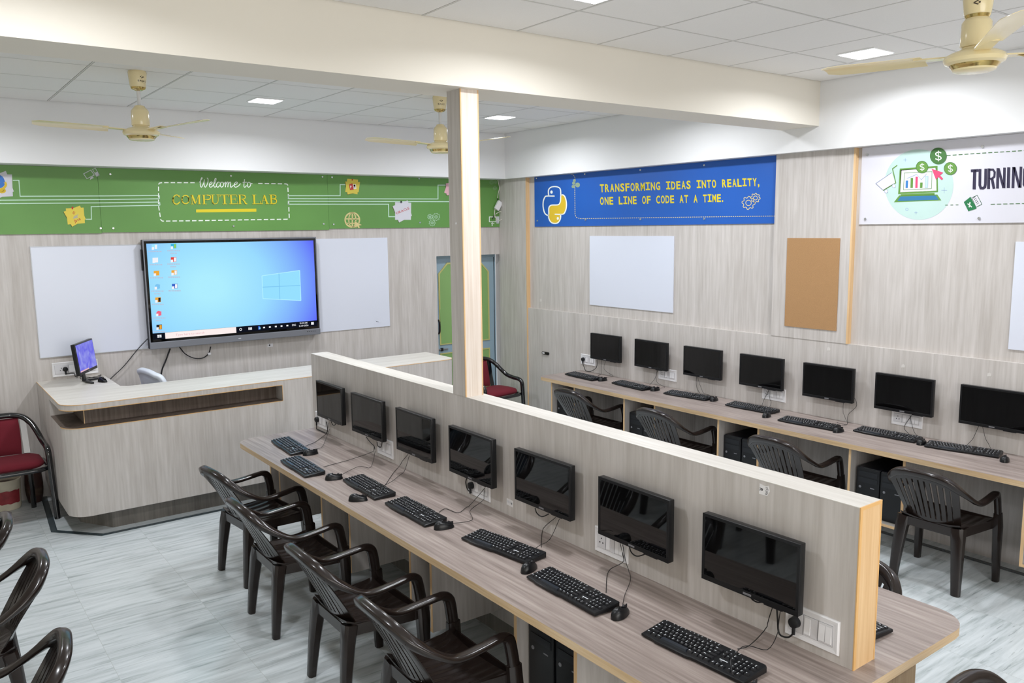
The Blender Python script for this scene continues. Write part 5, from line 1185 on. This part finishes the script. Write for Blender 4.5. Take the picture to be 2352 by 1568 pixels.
# ------------------------------------------------------------------ buckets, hook, adapter
t = thing('paint_bucket', (.575, 7.86, 0), 'old paint bucket with red label under the left red chair', 'bucket')
m = MB(); m.lathe([(0, .002), (.098, .002), (.104, .03), (.112, .24), (.116, .245), (.116, .255), (.108, .256), (.104, .05), (0, .045)], 'bucket_white', n=28, c=(.575, 7.86, 0)); m.build('bucket_body', t, 40)
m = MB(); vs = []
for i in range(13):
    a = -PI * .95 + i / 12 * PI * .75
    for z, r in ((.06, .1075), (.17, .1115)): vs.append((  .575 + r * math.cos(a), 7.86 + r * math.sin(a), z + .004 * math.sin(i * 2.1)))
m.add(vs, [[2 * i, 2 * i + 2, 2 * i + 3, 2 * i + 1] for i in range(12)], 'bucket_red'); m.build('bucket_label', t, 60)
m = MB(); m.lathe([(0, .20), (.106, .20), (.106, .215), (.06, .225), (0, .222)], 'bucket_dark', n=20, c=(.575, 7.86, 0)); m.build('bucket_contents', t, 40)
t = thing('dark_pot', (.785, 7.91, 0), 'dark brown pot between the paint bucket and the counter', 'pot')
m = MB(); m.lathe([(0, .002), (.052, .002), (.064, .06), (.070, .16), (.064, .24), (.070, .26), (.063, .262), (.056, .20), (0, .05)], 'bucket_dark', n=24, c=(.785, 7.91, 0)); m.build('pot_body', t, 40)
m = MB(); m.lathe([(.0638, .06), (.0675, .10), (.0692, .13)], 'sack_brown', n=24, c=(.785, 7.91, 0)); m.build('pot_stain', t, 40)
t = thing('wall_hook', (XL, 7.155, .865), 'small black metal bracket on the right wall by the desk end', 'bracket')
m = MB(); m.prism(rounded(7.095, 7.215, .850, .880, .012, 4), XL - .012, XL - .0006, 'dark_metal', axis='x'); m.build('bracket_plate', t)
m = MB(); m.prism(rounded(7.165, 7.205, .857, .873, .007, 4), XL - .0135, XL - .0121, 'sticker', axis='x'); m.build('slot', t)
t = thing('cable_adapter', (5.77, YF, 2.47), 'small white adapter box dangling by white cables in the far corner', 'adapter')
m = MB(); ca = Matrix.Translation((5.762, 7.965, 2.535)) @ Matrix.Rotation(math.radians(32), 4, 'Y'); m.box(-.032, .032, -.016, .016, -.055, .055, 'plastic_white', .004, T=ca); m.build('adapter_box', t)
m = MB(); m.tube([Y(u, v, 7.985) for u, v in ((1141, 403), (1145, 420), (1147, 432), (1144, 445), (1143, 456))], .0045, 'cable_white', smooth=4); m.tube([Y(u, v, 7.955) for u, v in ((1137, 480), (1136, 492), (1140, 502), (1148, 506), (1155, 500), (1155, 490), (1148, 486), (1138, 492))], .0045, 'cable_white', smooth=4); m.build('white_cable', t, 60)
m = MB(); m.tube([Y(u, v, 7.975) for u, v in ((1143, 455), (1144, 462), (1142, 466))], .006, 'cable_black', smooth=4); m.tube([Y(u, v, 7.975) for u, v in ((1137, 490), (1134, 496), (1131, 503))], .005, 'cable_black', smooth=4); m.build('black_cable', t, 60)
for label, u, v, s_ in (('faint pale paper scrap on the right wall near its far corner', 1242, 689, .018), ('faint pale tape mark above the fifth right monitor', 1903, 801, .016), ('faint pale tape mark above the second nearest right monitor', 2074, 840, .014), ('faint pale tape mark above the nearest right monitor', 2272, 860, .014)):
    x_ = XU if v < 700 else XL; p = X(u, v, x_); m = MB(); m.prism([(p.y - s_, p.z - s_ * .8), (p.y + s_ * .9, p.z - s_), (p.y + s_ * .7, p.z + s_ * .6), (p.y - s_ * .3, p.z + s_), (p.y - s_, p.z + s_ * .3)], x_ - .0012, x_ - .0003, 'tape', axis='x'); tag(m.build('tape_mark'), label, 'tape mark')
